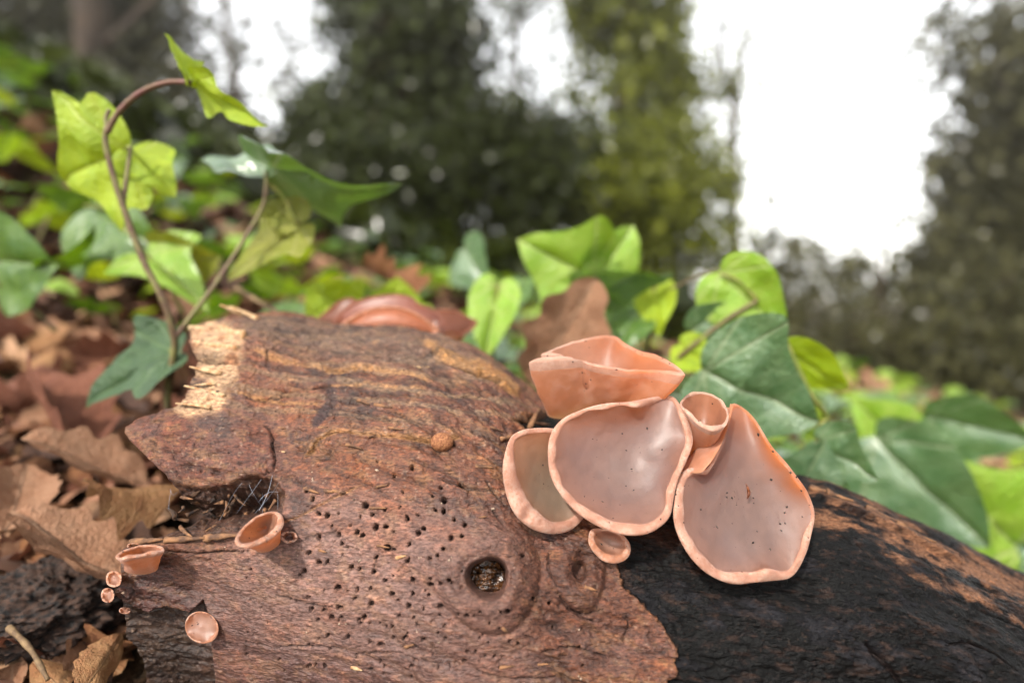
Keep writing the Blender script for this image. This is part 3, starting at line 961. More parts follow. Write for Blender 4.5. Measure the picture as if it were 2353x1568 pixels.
def cup(label, O, I, c, d0, grad, bottom, base, mats, conv=z6, dmod=None, pw=2.6, crest=0.75, seed=0, nspeck=30, wob=1.0, ctrl=0.55, wallnoise=0.0006, group=None, ripple=0.0006, bulge=-0.12, thin=None):
    """O, I: outer and inner outline of the rim; bottom: deepest point of the bowl; base: ellipse where it grips the wood.
    dmod: list of (picture point, extra depth, reach) that push stretches of the rim nearer or farther."""
    c = conv(*c)
    NT = 168
    O = [conv(*q) for q in O]
    I = [conv(*q) for q in I]
    oa = np.array(O)
    sx_, sy_ = np.ptp(oa[:, 0]) / 2, np.ptp(oa[:, 1]) / 2
    tt, Op = resample_polar(O, c, NT, sx_, sy_)
    _, Ip = resample_polar(I, c, NT, sx_, sy_)
    Ip = Op + (Ip - Op) * (0.84 + 0.0 * Ip)
    r_ = np.random.default_rng(100 + seed)

    def dep(pp):
        d_ = d0 + grad[0] * (pp[:, 0] - c[0]) + grad[1] * (pp[:, 1] - c[1])
        for q, e, reach in (dmod or []):
            qx, qy = conv(*q)
            d_ = d_ + e * np.exp(-((pp[:, 0] - qx) ** 2 + (pp[:, 1] - qy) ** 2) / reach ** 2)
        return d_
    wobv = sum(r_.normal() / k * np.cos(k * tt + r_.uniform(0, 6.28)) for k in range(3, 11))
    wob2 = sum(r_.normal() / k * np.cos(k * tt + r_.uniform(0, 6.28)) for k in range(4, 20))
    O3 = P(Op[:, 0], Op[:, 1], dep(Op) + 0.0009 * wob * wobv)
    I3 = P(Ip[:, 0], Ip[:, 1], dep(Ip) + 0.0009 * wob * wobv) + (P(c[0], c[1], d0) - P(Ip[:, 0], Ip[:, 1], np.full(NT, d0))) * (0.045 * wob * wob2)[:, None]
    Rc = I3.mean(0)
    if isinstance(bottom, float):                 # straight back from the rim
        Bo = Rc + (Rc - CAM) / np.linalg.norm(Rc - CAM) * bottom
    else:
        Bo = P(*conv(*bottom[:2]), bottom[2])
    ax = Bo - Rc
    an = ax / np.linalg.norm(ax)
    if an @ FWD < 0:
        an = -an
    rings = []
    IF = np.fft.fft(I3 - Rc, axis=0)
    FR = np.fft.fftfreq(NT, 1.0 / NT)
    NI = 22
    for k in range(NI + 1):
        rho = max(k / NI, 0.004)
        q = Rc + np.fft.ifft(IF * (rho ** np.abs(FR))[:, None], axis=0).real + ax * (1 - rho ** pw)
        q = q + an * (ripple * fbm(q, 110, seed + 3, 2) * np.sin(np.pi * min(rho, 0.98)))[:, None]
        rings.append(q)
    M_ = (O3 + I3) / 2
    W_ = (O3 - I3) / 2
    wl_ = np.linalg.norm(W_, axis=1)
    NR = 10
    for k in range(1, NR + 1):
        th = np.pi * k / NR
        h_ = np.clip(wl_ * crest, 0.0003, 0.0022) * (1 + 0.22 * wob2)
        q = M_ - W_ * np.cos(th) - an * (h_ * np.sin(th))[:, None]
        q = q - an * (0.0005 * fbm(q, 420, seed + 40, 2) * math.sin(th))[:, None]
        rings.append(q)
    ex_, ey_ = conv(*base[:2])
    brx, bry, brot, bd = base[2:6]
    sc_ = conv(1, 0)[0] - conv(0, 0)[0]
    brx, bry = brx * sc_, bry * sc_
    cb_, sb_ = math.cos(brot), math.sin(brot)
    lx = np.cos(tt) * cb_ + np.sin(tt) * sb_
    ly = -np.cos(tt) * sb_ + np.sin(tt) * cb_
    rr_ = 1.0 / np.sqrt((lx / brx) ** 2 + (ly / bry) ** 2)
    B3 = P(ex_ + rr_ * np.cos(tt), ey_ + rr_ * np.sin(tt), np.full(NT, bd))
    leng = np.linalg.norm(B3 - O3, axis=1)
    outd = O3 - Rc
    outd = outd - (outd @ an)[:, None] * an
    outd /= np.linalg.norm(outd, axis=1)[:, None] + 1e-9
    K = O3 + an * (leng * ctrl)[:, None] + outd * (bulge * leng)[:, None]
    NO = 18
    for k in range(1, NO + 1):
        s_ = k / NO
        q = (1 - s_) ** 2 * O3 + 2 * s_ * (1 - s_) * K + s_ ** 2 * B3
        q = q + outd * (wallnoise * fbm(q, 140, seed + 9, 3) * math.sin(math.pi * s_))[:, None]
        rings.append(q)
    V = np.stack(rings)
    nr = len(V)
    F = grid_faces(nr, NT, True)
    full = V.reshape(-1, 3)
    fa, fb, fc, fd = [full[F[:, k]] for k in range(4)]
    fn = np.cross(fc - fa, fd - fb)
    # outward: the bowl must face away from the axis direction
    flip = (fn[: NI * NT] @ an).sum() > 0
    if flip:
        F = F[:, ::-1]
        fn = -fn
    vn = np.zeros_like(full)
    for k in range(4):
        np.add.at(vn, F[:, k], fn)
    vn /= np.linalg.norm(vn, axis=1)[:, None] + 1e-15
    VN = vn.reshape(nr, NT, 3)
    root = empty('jelly_ear_fungus', B3.mean(0), label, 'fungus', group)
    org = B3.mean(0)
    edge_v = np.zeros((nr, NT))
    for k in range(nr):
        if k <= NI:
            edge_v[k] = max(0.0, (k / NI - 0.62) / 0.38) ** 1.5
        elif k <= NI + NR:
            edge_v[k] = ((k - NI) / NR) ** 2 * 0.95
        else:
            edge_v[k] = 0.9 * math.exp(-(k - NI - NR) / 1.6)
    thin_v = np.zeros((nr, NT))
    if thin is not None:
        fx_, fy_, _ = proj(full)
        for q, reach in thin:
            qx, qy = conv(*q)
            thin_v = np.maximum(thin_v, np.exp(-(((fx_ - qx) ** 2 + (fy_ - qy) ** 2) / reach ** 2)).reshape(nr, NT))
    cuts = (('inner_face', 0, NI), ('rim', NI, NI + NR + 2), ('outer_wall', NI + NR + 2, nr - 1))
    for (nm, a_, b_), mt in zip(cuts, mats):
        sub = V[a_:b_ + 1]
        f = grid_faces(b_ - a_ + 1, NT, True)
        if flip:
            f = f[:, ::-1]
        me = mesh_np(nm, sub.reshape(-1, 3) - org, f)
        me.normals_split_custom_set_from_vertices(VN[a_:b_ + 1].reshape(-1, 3).tolist())
        set_val(me, 'edge', edge_v[a_:b_ + 1])
        set_val(me, 'thin', thin_v[a_:b_ + 1])
        me.materials.append(mt)
        link(nm, me, root)
    if nspeck:
        i0 = 3 * NT
        pool = np.arange(i0, (NI + NR + 10) * NT)
        sv_, sf = specks(full[pool], vn[pool], int(nspeck * 1.5), seed + 77, 0.0001, 0.0005)
        me = mesh_np('dirt_specks', sv_ - org, sf, False)
        me.materials.append(speck_mat)
        tag(link('dirt_specks', me, root), kind='stuff')
    return root


LD = lambda x, y: log_depth(*z6(x, y))
dA = 0.169
cup('large round mauve cup with a rolled pale rim in the middle of the fungus cluster',
    [(430, 560), (375, 620), (350, 690), (345, 780), (360, 880), (410, 980), (500, 1080), (600, 1150), (700, 1195), (800, 1215), (900, 1205), (980, 1160), (1030, 1100), (1050, 1000), (1075, 900), (1120, 800), (1155, 700), (1145, 620), (1105, 525), (1055, 445), (1000, 432), (900, 448), (800, 468), (700, 473), (600, 490), (500, 525)],
    [(455, 588), (418, 640), (400, 710), (398, 790), (420, 900), (480, 985), (580, 1060), (700, 1115), (830, 1142), (920, 1125), (975, 1080), (998, 990), (1022, 900), (1070, 800), (1100, 710), (1092, 620), (1060, 530), (1025, 465), (980, 462), (900, 488), (830, 510), (740, 500), (620, 520), (520, 550)],
    (740, 800), dA, (0, -0.00005), 0.0068, (760, 860, 230, 190, 0.2, LD(740, 900) + 0.003), M_MAUVE, seed=1, nspeck=46,
    dmod=[((1000, 450), 0.006, 60), ((1150, 650), 0.003, 50), ((840, 500), -0.002, 30)])
dB = 0.171
cup('beige-centred cup with a thick frosted rim tucked behind the large round cup',
    [(370, 616), (280, 614), (200, 626), (140, 662), (110, 735), (92, 830), (100, 930), (130, 1040), (180, 1120), (260, 1180), (350, 1205), (430, 1200), (500, 1165), (560, 1090), (590, 980), (570, 830), (520, 720), (450, 640)],
    [(360, 655), (260, 650), (185, 668), (163, 715), (172, 830), (208, 930), (262, 1025), (330, 1100), (400, 1130), (465, 1108), (510, 1050), (530, 960), (510, 840), (470, 740), (420, 680)],
    (350, 900), dB, (0.00006, -0.00004), 0.0050, (380, 880, 170, 210, 0.0, LD(330, 900) + 0.004), M_BEIGE, seed=2, nspeck=18)
dC = 0.168
cup('largest drooping ear-shaped cup with a folded upper edge, hanging over the black bark',
    [(1362, 482), (1420, 490), (1495, 555), (1550, 640), (1600, 720), (1680, 810), (1740, 890), (1790, 960), (1828, 1050), (1836, 1110), (1820, 1200), (1790, 1310), (1740, 1410), (1690, 1455), (1600, 1467), (1500, 1477), (1400, 1487), (1320, 1470), (1240, 1430), (1170, 1370), (1110, 1290), (1062, 1190), (1045, 1100), (1055, 1000), (1068, 925), (1095, 862), (1150, 832), (1215, 850), (1262, 800), (1305, 700), (1335, 590)],
    [(1378, 510), (1420, 512), (1480, 572), (1535, 655), (1585, 735), (1660, 825), (1718, 905), (1765, 975), (1797, 1060), (1800, 1120), (1775, 1210), (1745, 1300), (1700, 1380), (1650, 1400), (1590, 1390), (1530, 1388), (1470, 1405), (1390, 1415), (1330, 1400), (1270, 1365), (1210, 1310), (1160, 1240), (1125, 1160), (1112, 1080), (1112, 1000), (1120, 940), (1145, 895), (1185, 878), (1232, 872), (1285, 815), (1325, 715), (1355, 600)],
    (1420, 1080), dC, (0.00002, -0.00004), 0.0050, (1400, 1000, 190, 230, 0.3, LD(1400, 1100) + 0.006), M_MAUVE, seed=3, nspeck=70, crest=0.7, thin=[((1450, 560), 60), ((1620, 740), 60), ((1760, 930), 45)],
    dmod=[((1362, 480), 0.010, 110), ((1230, 850), -0.0022, 36), ((1560, 1390), -0.0025, 30)])
dD = 0.177
cup('small upright funnel cup wedged between the boat-shaped and the drooping cup',
    [(1082, 480), (1125, 428), (1190, 413), (1250, 424), (1312, 458), (1345, 505), (1356, 560), (1336, 605), (1275, 634), (1205, 612), (1150, 570), (1108, 525)],
    [(1100, 478), (1136, 440), (1190, 426), (1248, 436), (1300, 468), (1328, 508), (1338, 556), (1318, 590), (1268, 606), (1206, 586), (1160, 545), (1120, 508)],
    (1220, 520), dD, (0, -0.00022), (1205, 640, dD + 0.006), (1200, 760, 75, 50, -0.5, dD + 0.012), M_ORANGE, seed=4, nspeck=8, ctrl=0.35)
dE = 0.190
cup('boat-shaped orange cup seen from the side, topmost of the fungus cluster',
    [(188, 268), (245, 236), (330, 196), (430, 152), (540, 120), (640, 101), (722, 102), (775, 140), (860, 183), (960, 212), (1050, 258), (1105, 308), (1117, 352), (1085, 345), (1040, 322), (980, 306), (900, 300), (800, 299), (700, 284), (600, 268), (520, 238), (440, 218), (350, 224), (260, 246)],
    [(290, 232), (320, 218), (360, 200), (435, 164), (540, 132), (640, 114), (712, 116), (760, 158), (840, 204), (940, 234), (1030, 275), (1080, 300), (1082, 312), (1050, 306), (1010, 298), (970, 294), (900, 290), (800, 288), (702, 272), (604, 255), (522, 226), (444, 210), (380, 216), (325, 224)],
    (660, 225), dE, (0, -0.00028), (640, 420, dE + 0.004), (640, 500, 300, 50, -0.14, dE + 0.010), M_ORANGE, seed=5, nspeck=60, ctrl=0.42, crest=0.22, thin=[((900, 250), 70), ((700, 150), 50)], pw=2.2, wallnoise=0.0012,
    dmod=[((1080, 330), -0.004, 45)])
dF = LD(690, 1260) - 0.0045
cup('small shallow saucer hanging directly below the large round cup',
    [(572, 1220), (590, 1180), (660, 1175), (740, 1195), (795, 1245), (807, 1300), (785, 1345), (730, 1370), (660, 1360), (605, 1315), (575, 1265)],
    [(610, 1225), (630, 1200), (680, 1195), (730, 1212), (765, 1255), (768, 1290), (745, 1312), (700, 1312), (655, 1295), (622, 1262)],
    (690, 1262), dF, (0, -0.00004), 0.0028, (690, 1240, 50, 40, 0, LD(690, 1260) + 0.004), M_PINK, seed=6, nspeck=8)
# tan flap: back of the drooping cup's fold
fl = []
e1 = [(1375, 482), (1362, 560), (1342, 640), (1300, 735), (1262, 800), (1215, 852)]
e2 = [(1345, 500), (1330, 590), (1260, 690), (1170, 745), (1120, 810), (1100, 860)]
p1 = catmull([P(*z6(x, y), d_) for (x, y), d_ in zip(e1, (.178, .176, .1735, .1705, .168, .1665))], 24)
p2 = catmull([P(*z6(x, y), d_) for (x, y), d_ in zip(e2, (.186, .184, .181, .178, .175, .172))], 24)
ss = np.linspace(0, 1, 10)
sh = p1[:, None] * (1 - ss)[None, :, None] + p2[:, None] * ss[None, :, None] - FWD * (0.0022 * np.sin(ss * np.pi))[None, :, None]
sh = sh + (0.0006 * fbm(sh, 150, 5, 3))[..., None] * UPV
bk = sh + FWD * 0.0016
v = np.vstack([sh.reshape(-1, 3), bk.reshape(-1, 3)])
f = np.vstack([grid_faces(24, 10), grid_faces(24, 10, off=240)[:, ::-1]])
edge = [(i * 10) for i in range(24)]
edge2 = [(i * 10 + 9) for i in range(24)]
ef = [[edge[i], edge[i + 1], edge[i + 1] + 240, edge[i] + 240] for i in range(23)] + [[edge2[i + 1], edge2[i], edge2[i] + 240, edge2[i + 1] + 240] for i in range(23)]
f = np.vstack([f, ef])
big = [o for o in col.objects if str(o.get('label', '')).startswith('largest drooping')][0]
fm = mesh_np('folded_flap', v - np.array(big.location), f)
fm.materials.append(M_ORANGE[2])
tag(link('folded_flap', fm, big), 'tan frosted flap folded back from the upper edge')

slit = []
for k, (x0, y0, x1, y1) in enumerate([(1452, 925, 1468, 975), (1468, 975, 1458, 1010)]):
    pp = catmull([P(*z6(x0, y0), dC + .0042), P(*z6((x0 + x1) / 2 + 3, (y0 + y1) / 2), dC + .0040), P(*z6(x1, y1), dC + .0044)], 10)
    slit.append(tube(pp, np.linspace(.00012, .00055, 10) if k == 0 else np.linspace(.00055, .0001, 10), 8))
v, f = join(slit)
fm = mesh_np('skin_slit', v - np.array(big.location), f)
fm.materials.append(simple_mat('slit_flesh', alb(120, 66, 40), alb(176, 104, 62), 900, 0.4, 0.3, 0.0003))
tag(link('skin_slit', fm, big), 'short brown slit in the skin of the cup')

# small ones on the lower tongue of the log
L3 = lambda x, y: log_depth(*z3(x, y))
dG = 0.1600
cup('small goblet-shaped fungus tilted over the cleft near the cobweb',
    [(1640, 580), (1665, 520), (1730, 450), (1810, 395), (1900, 370), (1962, 388), (1985, 440), (1965, 500), (1900, 560), (1810, 605), (1730, 625), (1665, 615)],
    [(1672, 572), (1695, 520), (1750, 460), (1822, 412), (1900, 392), (1925, 402), (1930, 440), (1900, 492), (1840, 540), (1770, 575), (1720, 588), (1690, 588)],
    (1810, 500), dG, (0.00004, -0.00022), (1830, 540, dG + 0.007), (1870, 600, 95, 50, -0.4, dG + 0.009), M_PINK, conv=z3, seed=7, nspeck=8, ctrl=0.45)
dH = 0.1672
cup('tiny bud-like cup leaning on the goblet-shaped fungus',
    [(1960, 560), (1970, 522), (2020, 508), (2065, 522), (2078, 560), (2050, 585), (2000, 590)],
    [(1985, 553), (1995, 530), (2022, 522), (2050, 532), (2058, 555), (2040, 568), (2005, 570)],
    (2020, 546), dH, (0, -0.00015), (2018, 565, dH + 0.0028), (2005, 585, 35, 22, 0, dH + 0.005), M_PINK, conv=z3, seed=8, nspeck=2)
dI = 0.1640
cup('half cup with a glossy orange wall at the tip of the lower bark ledge',
    [(806, 690), (850, 652), (920, 628), (1000, 610), (1080, 606), (1140, 622), (1145, 655), (1100, 672), (1020, 684), (930, 700), (860, 712)],
    [(838, 688), (870, 662), (930, 642), (1000, 626), (1075, 620), (1112, 632), (1112, 648), (1075, 655), (1010, 664), (930, 680), (870, 692)],
    (980, 660), dI, (0, -0.0004), (985, 720, dI + 0.004), (985, 770, 120, 42, -0.05, dI + 0.007), M_PINK, conv=z3, seed=9, nspeck=8, ctrl=0.4)
for sd_, lab, cx_, cy_, rx, ry, dd in ((10, 'little pinkish button just above the half cup on the ledge', 935, 612, 48, 22, 0.1735),
                                       (11, 'round pink button on the broken edge below the half cup', 795, 842, 55, 62, 0.1705),
                                       (12, 'narrow pink button lowest on the broken edge of the log', 752, 955, 46, 56, 0.1710),
                                       (13, 'whitish crumb-sized button beside the dark broken wood', 872, 1062, 40, 26, 0.1750)):
    aa = np.linspace(0, 2 * np.pi, 10, endpoint=False)
    cup(lab, [(cx_ + rx * math.cos(q), cy_ + ry * math.sin(q) * (1 + .1 * math.cos(2 * q))) for q in aa], [(cx_ + .68 * rx * math.cos(q), cy_ + .62 * ry * math.sin(q)) for q in aa],
        (cx_, cy_), dd, (0, -0.0001), 0.0012, (cx_ + 15, cy_ + 10, rx * .5, ry * .5, 0, dd + 0.007), M_PINK, conv=z3, seed=sd_, nspeck=3)
aa = np.linspace(0, 2 * np.pi, 14, endpoint=False)
dM = 0.1700
cup('flat round disc fungus stuck on the edge of the bare dark wood',
    [(1410 + 118 * math.cos(q), 1180 + 112 * math.sin(q) + 12 * math.cos(q)) for q in aa], [(1405 + 103 * math.cos(q), 1176 + 97 * math.sin(q)) for q in aa],
    (1408, 1178), dM, (0.00002, -0.00004), 0.0006, (1420, 1190, 55, 50, 0, L3(1500, 1180) + 0.005), M_PINK, conv=z3, seed=14, nspeck=8, crest=0.5)


# the cluster behind the crest of the log
M_DUSK = fungus_mats('jelly_dusk', alb(158, 88, 70), GLOW, alb(168, 108, 90), alb(150, 84, 62), 0.1)
M_UMBER = fungus_mats('jelly_umber', alb(138, 80, 56), GLOW, alb(150, 94, 70), alb(130, 76, 54), 0.1)


def zb(x, y):
    return 601.3 + x * .4380, 472.5 + y * .4380


gname = 'fungi behind the crest of the log'
cup('rounded brown cup edge peeping over the crest of the log, foremost of three',
    [(390, 650), (440, 600), (520, 555), (600, 530), (700, 525), (780, 545), (850, 585), (900, 620), (930, 650), (900, 700), (660, 720), (430, 700)],
    [(430, 650), (470, 610), (530, 575), (610, 550), (700, 545), (775, 562), (830, 595), (870, 625), (890, 650), (850, 680), (660, 695), (470, 685)],
    (660, 630), 0.262, (0, 0.00002), -0.004, (660, 720, 180, 40, 0, .258), M_DEEP, conv=zb, seed=21, nspeck=12, group=gname, ripple=0.0, wob=0.3)
cup('tall reddish lobe of fungus standing behind the rounded brown cup edge',
    [(370, 640), (400, 570), (470, 510), (580, 475), (700, 462), (780, 475), (830, 515), (900, 545), (950, 590), (970, 660), (900, 720), (660, 740), (420, 710)],
    [(395, 640), (425, 575), (485, 525), (585, 490), (700, 478), (770, 490), (820, 530), (885, 560), (930, 600), (945, 660), (880, 705), (660, 722), (440, 695)],
    (660, 620), 0.272, (0, 0.00002), -0.003, (660, 740, 200, 40, 0, .27), M_DUSK, conv=zb, seed=22, nspeck=8, group=gname, ripple=0.0, wob=0.3)
cup('dark brown pointed lobe of fungus sticking out to the side behind the log crest',
    [(880, 600), (900, 550), (960, 540), (1030, 550), (1090, 585), (1130, 605), (1115, 640), (1080, 670), (1040, 690), (960, 690), (900, 680)],
    [(900, 600), (915, 565), (960, 555), (1025, 565), (1080, 592), (1108, 606), (1095, 630), (1065, 655), (1030, 672), (960, 672), (915, 660)],
    (1000, 615), 0.275, (0.0001, -0.0001), -0.002, (960, 700, 90, 40, 0, .272), M_UMBER, conv=zb, seed=23, nspeck=12, group=gname, ripple=0.0, wob=0.3)
cup('thin dark lobe of fungus at the back, leaning away behind the log crest',
    [(290, 600), (340, 550), (400, 500), (450, 482), (490, 490), (520, 560), (500, 650), (420, 690), (330, 660)],
    [(315, 600), (355, 560), (405, 515), (450, 498), (478, 508), (500, 565), (480, 640), (415, 670), (340, 645)],
    (420, 590), 0.285, (0, 0), -0.002, (440, 690, 90, 40, 0, .275), M_UMBER, conv=zb, seed=24, nspeck=3, group=gname, ripple=0.0, wob=0.3)

sv_, sf = specks(CRUMB[0], CRUMB[1], 420, 5, 0.00012, 0.0006)
cm_ = mesh_np('wood_crumbs', sv_ - LOGO, sf, False)
cm_.materials.append(simple_mat('wood_crumb', alb(70, 48, 38), alb(226, 196, 170), 160, 0.9, 0.1, 0.0002))
tag(link('wood_crumbs', cm_, log), kind='stuff')

# small tan bead on the bark
bx, by = 1015, 1015
bd_ = log_depth(bx, by)
bc = P(bx, by, bd_ - 0.0005)
uu, vv = np.meshgrid(np.linspace(0, np.pi, 26), np.linspace(0, 2 * np.pi, 40, endpoint=False), indexing='ij')
dirs = np.stack([np.sin(uu) * np.cos(vv), np.sin(uu) * np.sin(vv), np.cos(uu)], -1)
pts = dirs * (0.0031 * np.array([1.15, .95, 0.95])) * (1 + 0.05 * fbm(dirs, 3, 5, 2) + 0.03 * fbm(dirs, 14, 6, 2))[..., None]
bm_ = mesh_np('bead', pts.reshape(-1, 3), grid_faces(26, 40, True))
bm_.materials.append(simple_mat('bead_skin', alb(206, 140, 92), alb(150, 88, 54), 1700, 0.7, 0.9, 0.0006))
tag(link('seed_bead', bm_, loc=bc), 'small tan granular bead stuck on the brown bark above the bore holes', 'bead')

# cobweb threads in the cleft
thr = []
for k, (x0, y0, x1, y1) in enumerate([(640, 1108, 585, 1178), (622, 1092, 598, 1172), (636, 1130, 600, 1150), (600, 1100, 545, 1178), (575, 1112, 610, 1176), (560, 1108, 500, 1195), (604, 1132, 596, 1186), (630, 1120, 640, 1170), (388, 1122, 392, 1170), (390, 1124, 410, 1130)]):
    dq = np.linspace(0, 1, 8)
    pp = P(x0 + (x1 - x0) * dq + 4 * np.sin(3 * dq + k), y0 + (y1 - y0) * dq + 9 * np.sin(np.pi * dq) * math.sin(k * 2.3), 0.172 + 0.004 * np.sin(dq * 3 + k))
    thr.append(tube(pp, 0.00003 if k not in (1, 2) else 0.00007, 5, False))
v, f = join(thr)
wm = mesh_np('cobweb', v, f)
wm.materials.append(simple_mat('web_silk', alb(205, 210, 222), alb(170, 180, 200), 200, 0.6, 0.0))
tag(link('cobweb', wm), 'white cobweb threads spanning the dark cleft of the log', 'cobweb')

# ------------------------------------------------------------------ ivy
def leaf_outline(kind):
    if kind == 0:      # five lobes
        h = [(0, 0), (.10, -.09), (.30, -.08), (.47, .06), (.42, .20), (.58, .40), (.38, .48), (.22, .62), (.11, .84), (0, 1)]
    elif kind == 1:    # three broad lobes
        h = [(0, 0), (.14, -.07), (.34, .0), (.50, .16), (.56, .36), (.40, .48), (.28, .62), (.14, .85), (0, 1)]
    elif kind == 2:    # nearly heart-shaped
        h = [(0, 0), (.16, -.08), (.36, .02), (.47, .22), (.44, .44), (.32, .64), (.17, .84), (0, 1)]
    else:              # long middle lobe
        h = [(0, 0), (.14, -.10), (.30, -.02), (.44, .12), (.52, .26), (.30, .36), (.22, .56), (.12, .82), (0, 1)]
    h = np.array(h, float)
    full = np.vstack([h, (h * [-1, 1])[1:-1][::-1]])
    n = len(h)
    right = catmull(h, 26)
    left = (right * [-1, 1])[1:-1][::-1]
    return np.vstack([right, left])


def leaf_mesh(name, kind, seed, cup_, wave, mats_, droop=0.18):
    r_ = np.random.default_rng(seed)
    ol = leaf_outline(kind)
    n = len(ol)
    cen_ = np.array([0, .34])
    rings = 8
    V = []
    for k in range(1, rings + 1):
        V.append(cen_ + (ol - cen_) * (k / rings))
    V = np.vstack([cen_[None], np.vstack(V)])
    V[:, 0] *= 1 + 0.08 * r_.uniform(-1, 1)
    x, y = V[:, 0], V[:, 1]
    q = np.stack([x, y, np.full_like(x, seed * 1.7)], -1)
    z = cup_ * x * x - 0.06 * np.exp(-np.abs(x) / 0.05) - droop * (y - .3) ** 2 + wave * fbm(q, 3.0, seed, 2)
    F = []
    for i in range(n):
        j = (i + 1) % n
        F.append([0, 1 + i, 1 + j])
    V3 = np.stack([x, y, z], -1)
    fq = grid_faces(rings, n, True, 1)
    tris = np.vstack([np.array(F), fq[:, [0, 3, 2]], fq[:, [0, 2, 1]]])
    me = mesh_np(name, V3, tris)
    uv = me.uv_layers.new(name='leaf')
    li = np.zeros(len(me.loops), np.int32)
    me.loops.foreach_get('vertex_index', li)
    uv.data.foreach_set('uv', V[li].astype(np.float32).ravel())
    me.materials.append(mats_)
    return me


def leaf_mat(name, c1, c2, vein, trans_c, tr, rough, spots=0.3, coat=0.0):
    m, ns, ls, out = new_mat(name)
    uv = ns.new('ShaderNodeTexCoord')
    sep = ns.new('ShaderNodeSeparateXYZ')
    ls.new(uv.outputs['UV'], sep.inputs[0])
    x = math_node(ns, ls, 'ABSOLUTE', sep.outputs[0])
    y = math_node(ns, ls, 'ADD', sep.outputs[1], -0.03)
    best = x
    for sx_, sy_ in ((.58, .40), (.47, .05)):
        L = math.hypot(sx_, sy_)
        cr = math_node(ns, ls, 'ABSOLUTE', math_node(ns, ls, 'SUBTRACT', math_node(ns, ls, 'MULTIPLY', x, sy_ / L), math_node(ns, ls, 'MULTIPLY', y, sx_ / L)))
        best = math_node(ns, ls, 'MINIMUM', best, cr)
    # side veins off the midrib
    sd1 = math_node(ns, ls, 'ABSOLUTE', math_node(ns, ls, 'SINE', math_node(ns, ls, 'MULTIPLY', math_node(ns, ls, 'SUBTRACT', y, math_node(ns, ls, 'MULTIPLY', x, 0.8)), 22.0)))
    vfac = math_node(ns, ls, 'MAXIMUM', ramp(ns, ls, best, 0.004, 0.02, 1, 0), ramp(ns, ls, sd1, 0.0, 0.16, 0.45, 0))
    oi = ns.new('ShaderNodeObjectInfo')
    add = ns.new('ShaderNodeVectorMath')
    ls.new(uv.outputs['UV'], add.inputs[0])
    ls.new(oi.outputs['Location'], add.inputs[1])
    f = noise_node(ns, ls, 5, 5, 0.6, add.outputs[0])
    f2 = noise_node(ns, ls, 26, 3, 0.6, add.outputs[0])
    c = mix_col(ns, ls, ramp(ns, ls, f, 0.35, 0.65), c1, c2)
    c = mix_col(ns, ls, ramp(ns, ls, f2, 0.62, 0.74, 0, spots), c, alb(92, 74, 44))
    c = mix_col(ns, ls, math_node(ns, ls, 'MULTIPLY', vfac, 0.6), c, vein)
    p = ns.new('ShaderNodeBsdfPrincipled')
    ls.new(c, p.inputs['Base Color'])
    p.inputs['Roughness'].default_value = rough
    p.inputs['Specular IOR Level'].default_value = 0.5
    p.inputs['Coat Weight'].default_value = coat
    p.inputs['Coat Roughness'].default_value = 0.25
    hgt = math_node(ns, ls, 'SUBTRACT', f2, math_node(ns, ls, 'MULTIPLY', vfac, 0.6))
    ls.new(bump_node(ns, ls, hgt, 0.35, 0.02), p.inputs['Normal'])
    t_ = ns.new('ShaderNodeBsdfTranslucent')
    tc_ = mix_col(ns, ls, math_node(ns, ls, 'MULTIPLY', vfac, 0.4), trans_c, vein)
    ls.new(tc_, t_.inputs[0])
    mx = ns.new('ShaderNodeMixShader')
    mx.inputs[0].default_value = tr
    ls.new(p.outputs[0], mx.inputs[1])
    ls.new(t_.outputs[0], mx.inputs[2])
    ls.new(mx.outputs[0], out.inputs[0])
    return m


LM = {
    'lime': leaf_mat('ivy_lime', alb(216, 244, 34), alb(196, 234, 40), alb(230, 246, 96), alb(225, 250, 30), 0.35, 0.5, 0.12),  # young yellow-green, its base colour brightened in place of backlight
    'fresh': leaf_mat('ivy_fresh', alb(172, 226, 60), alb(194, 232, 84), alb(232, 242, 160), alb(200, 240, 30), 0.32, 0.42, 0.15, 0.15),  # mid green, likewise brightened in colour in place of backlight
    'teal': leaf_mat('ivy_teal', alb(106, 148, 100), alb(140, 174, 124), alb(196, 212, 166), alb(150, 200, 60), 0.24, 0.3, 0.12, 0.9),  # glossy old leaf; pale sky reflection partly put into the base colour
    'dark': leaf_mat('ivy_dark', alb(84, 134, 36), alb(116, 160, 50), alb(170, 196, 116), alb(150, 200, 20), 0.28, 0.36, 0.2, 0.3),
    'deep': leaf_mat('ivy_deep', alb(58, 96, 52), alb(78, 116, 62), alb(120, 150, 96), alb(90, 130, 40), 0.2, 0.6, 0.3, 0.0),
    'olive': leaf_mat('ivy_olive', alb(172, 182, 50), alb(188, 190, 76), alb(214, 210, 136), alb(210, 210, 40), 0.35, 0.5, 0.35),
}
LEAF = {}


def leaf_data(shape, mat, cup_=0.25):
    k = (shape, mat, cup_)
    if k not in LEAF:
        LEAF[k] = leaf_mesh('leaf', shape, 10 + len(LEAF), cup_, 0.10, LM[mat])
    return LEAF[k]


stem_mat = simple_mat('ivy_stem', alb(122, 92, 72), alb(150, 146, 84), 160, 0.6, 0.3, 0.0005)
stem_red = simple_mat('ivy_stem_red', alb(150, 100, 92), alb(140, 112, 80), 160, 0.55, 0.3, 0.0005)
stem_grn = simple_mat('ivy_stem_green', alb(128, 142, 54), alb(162, 154, 84), 120, 0.55, 0.3, 0.0005)


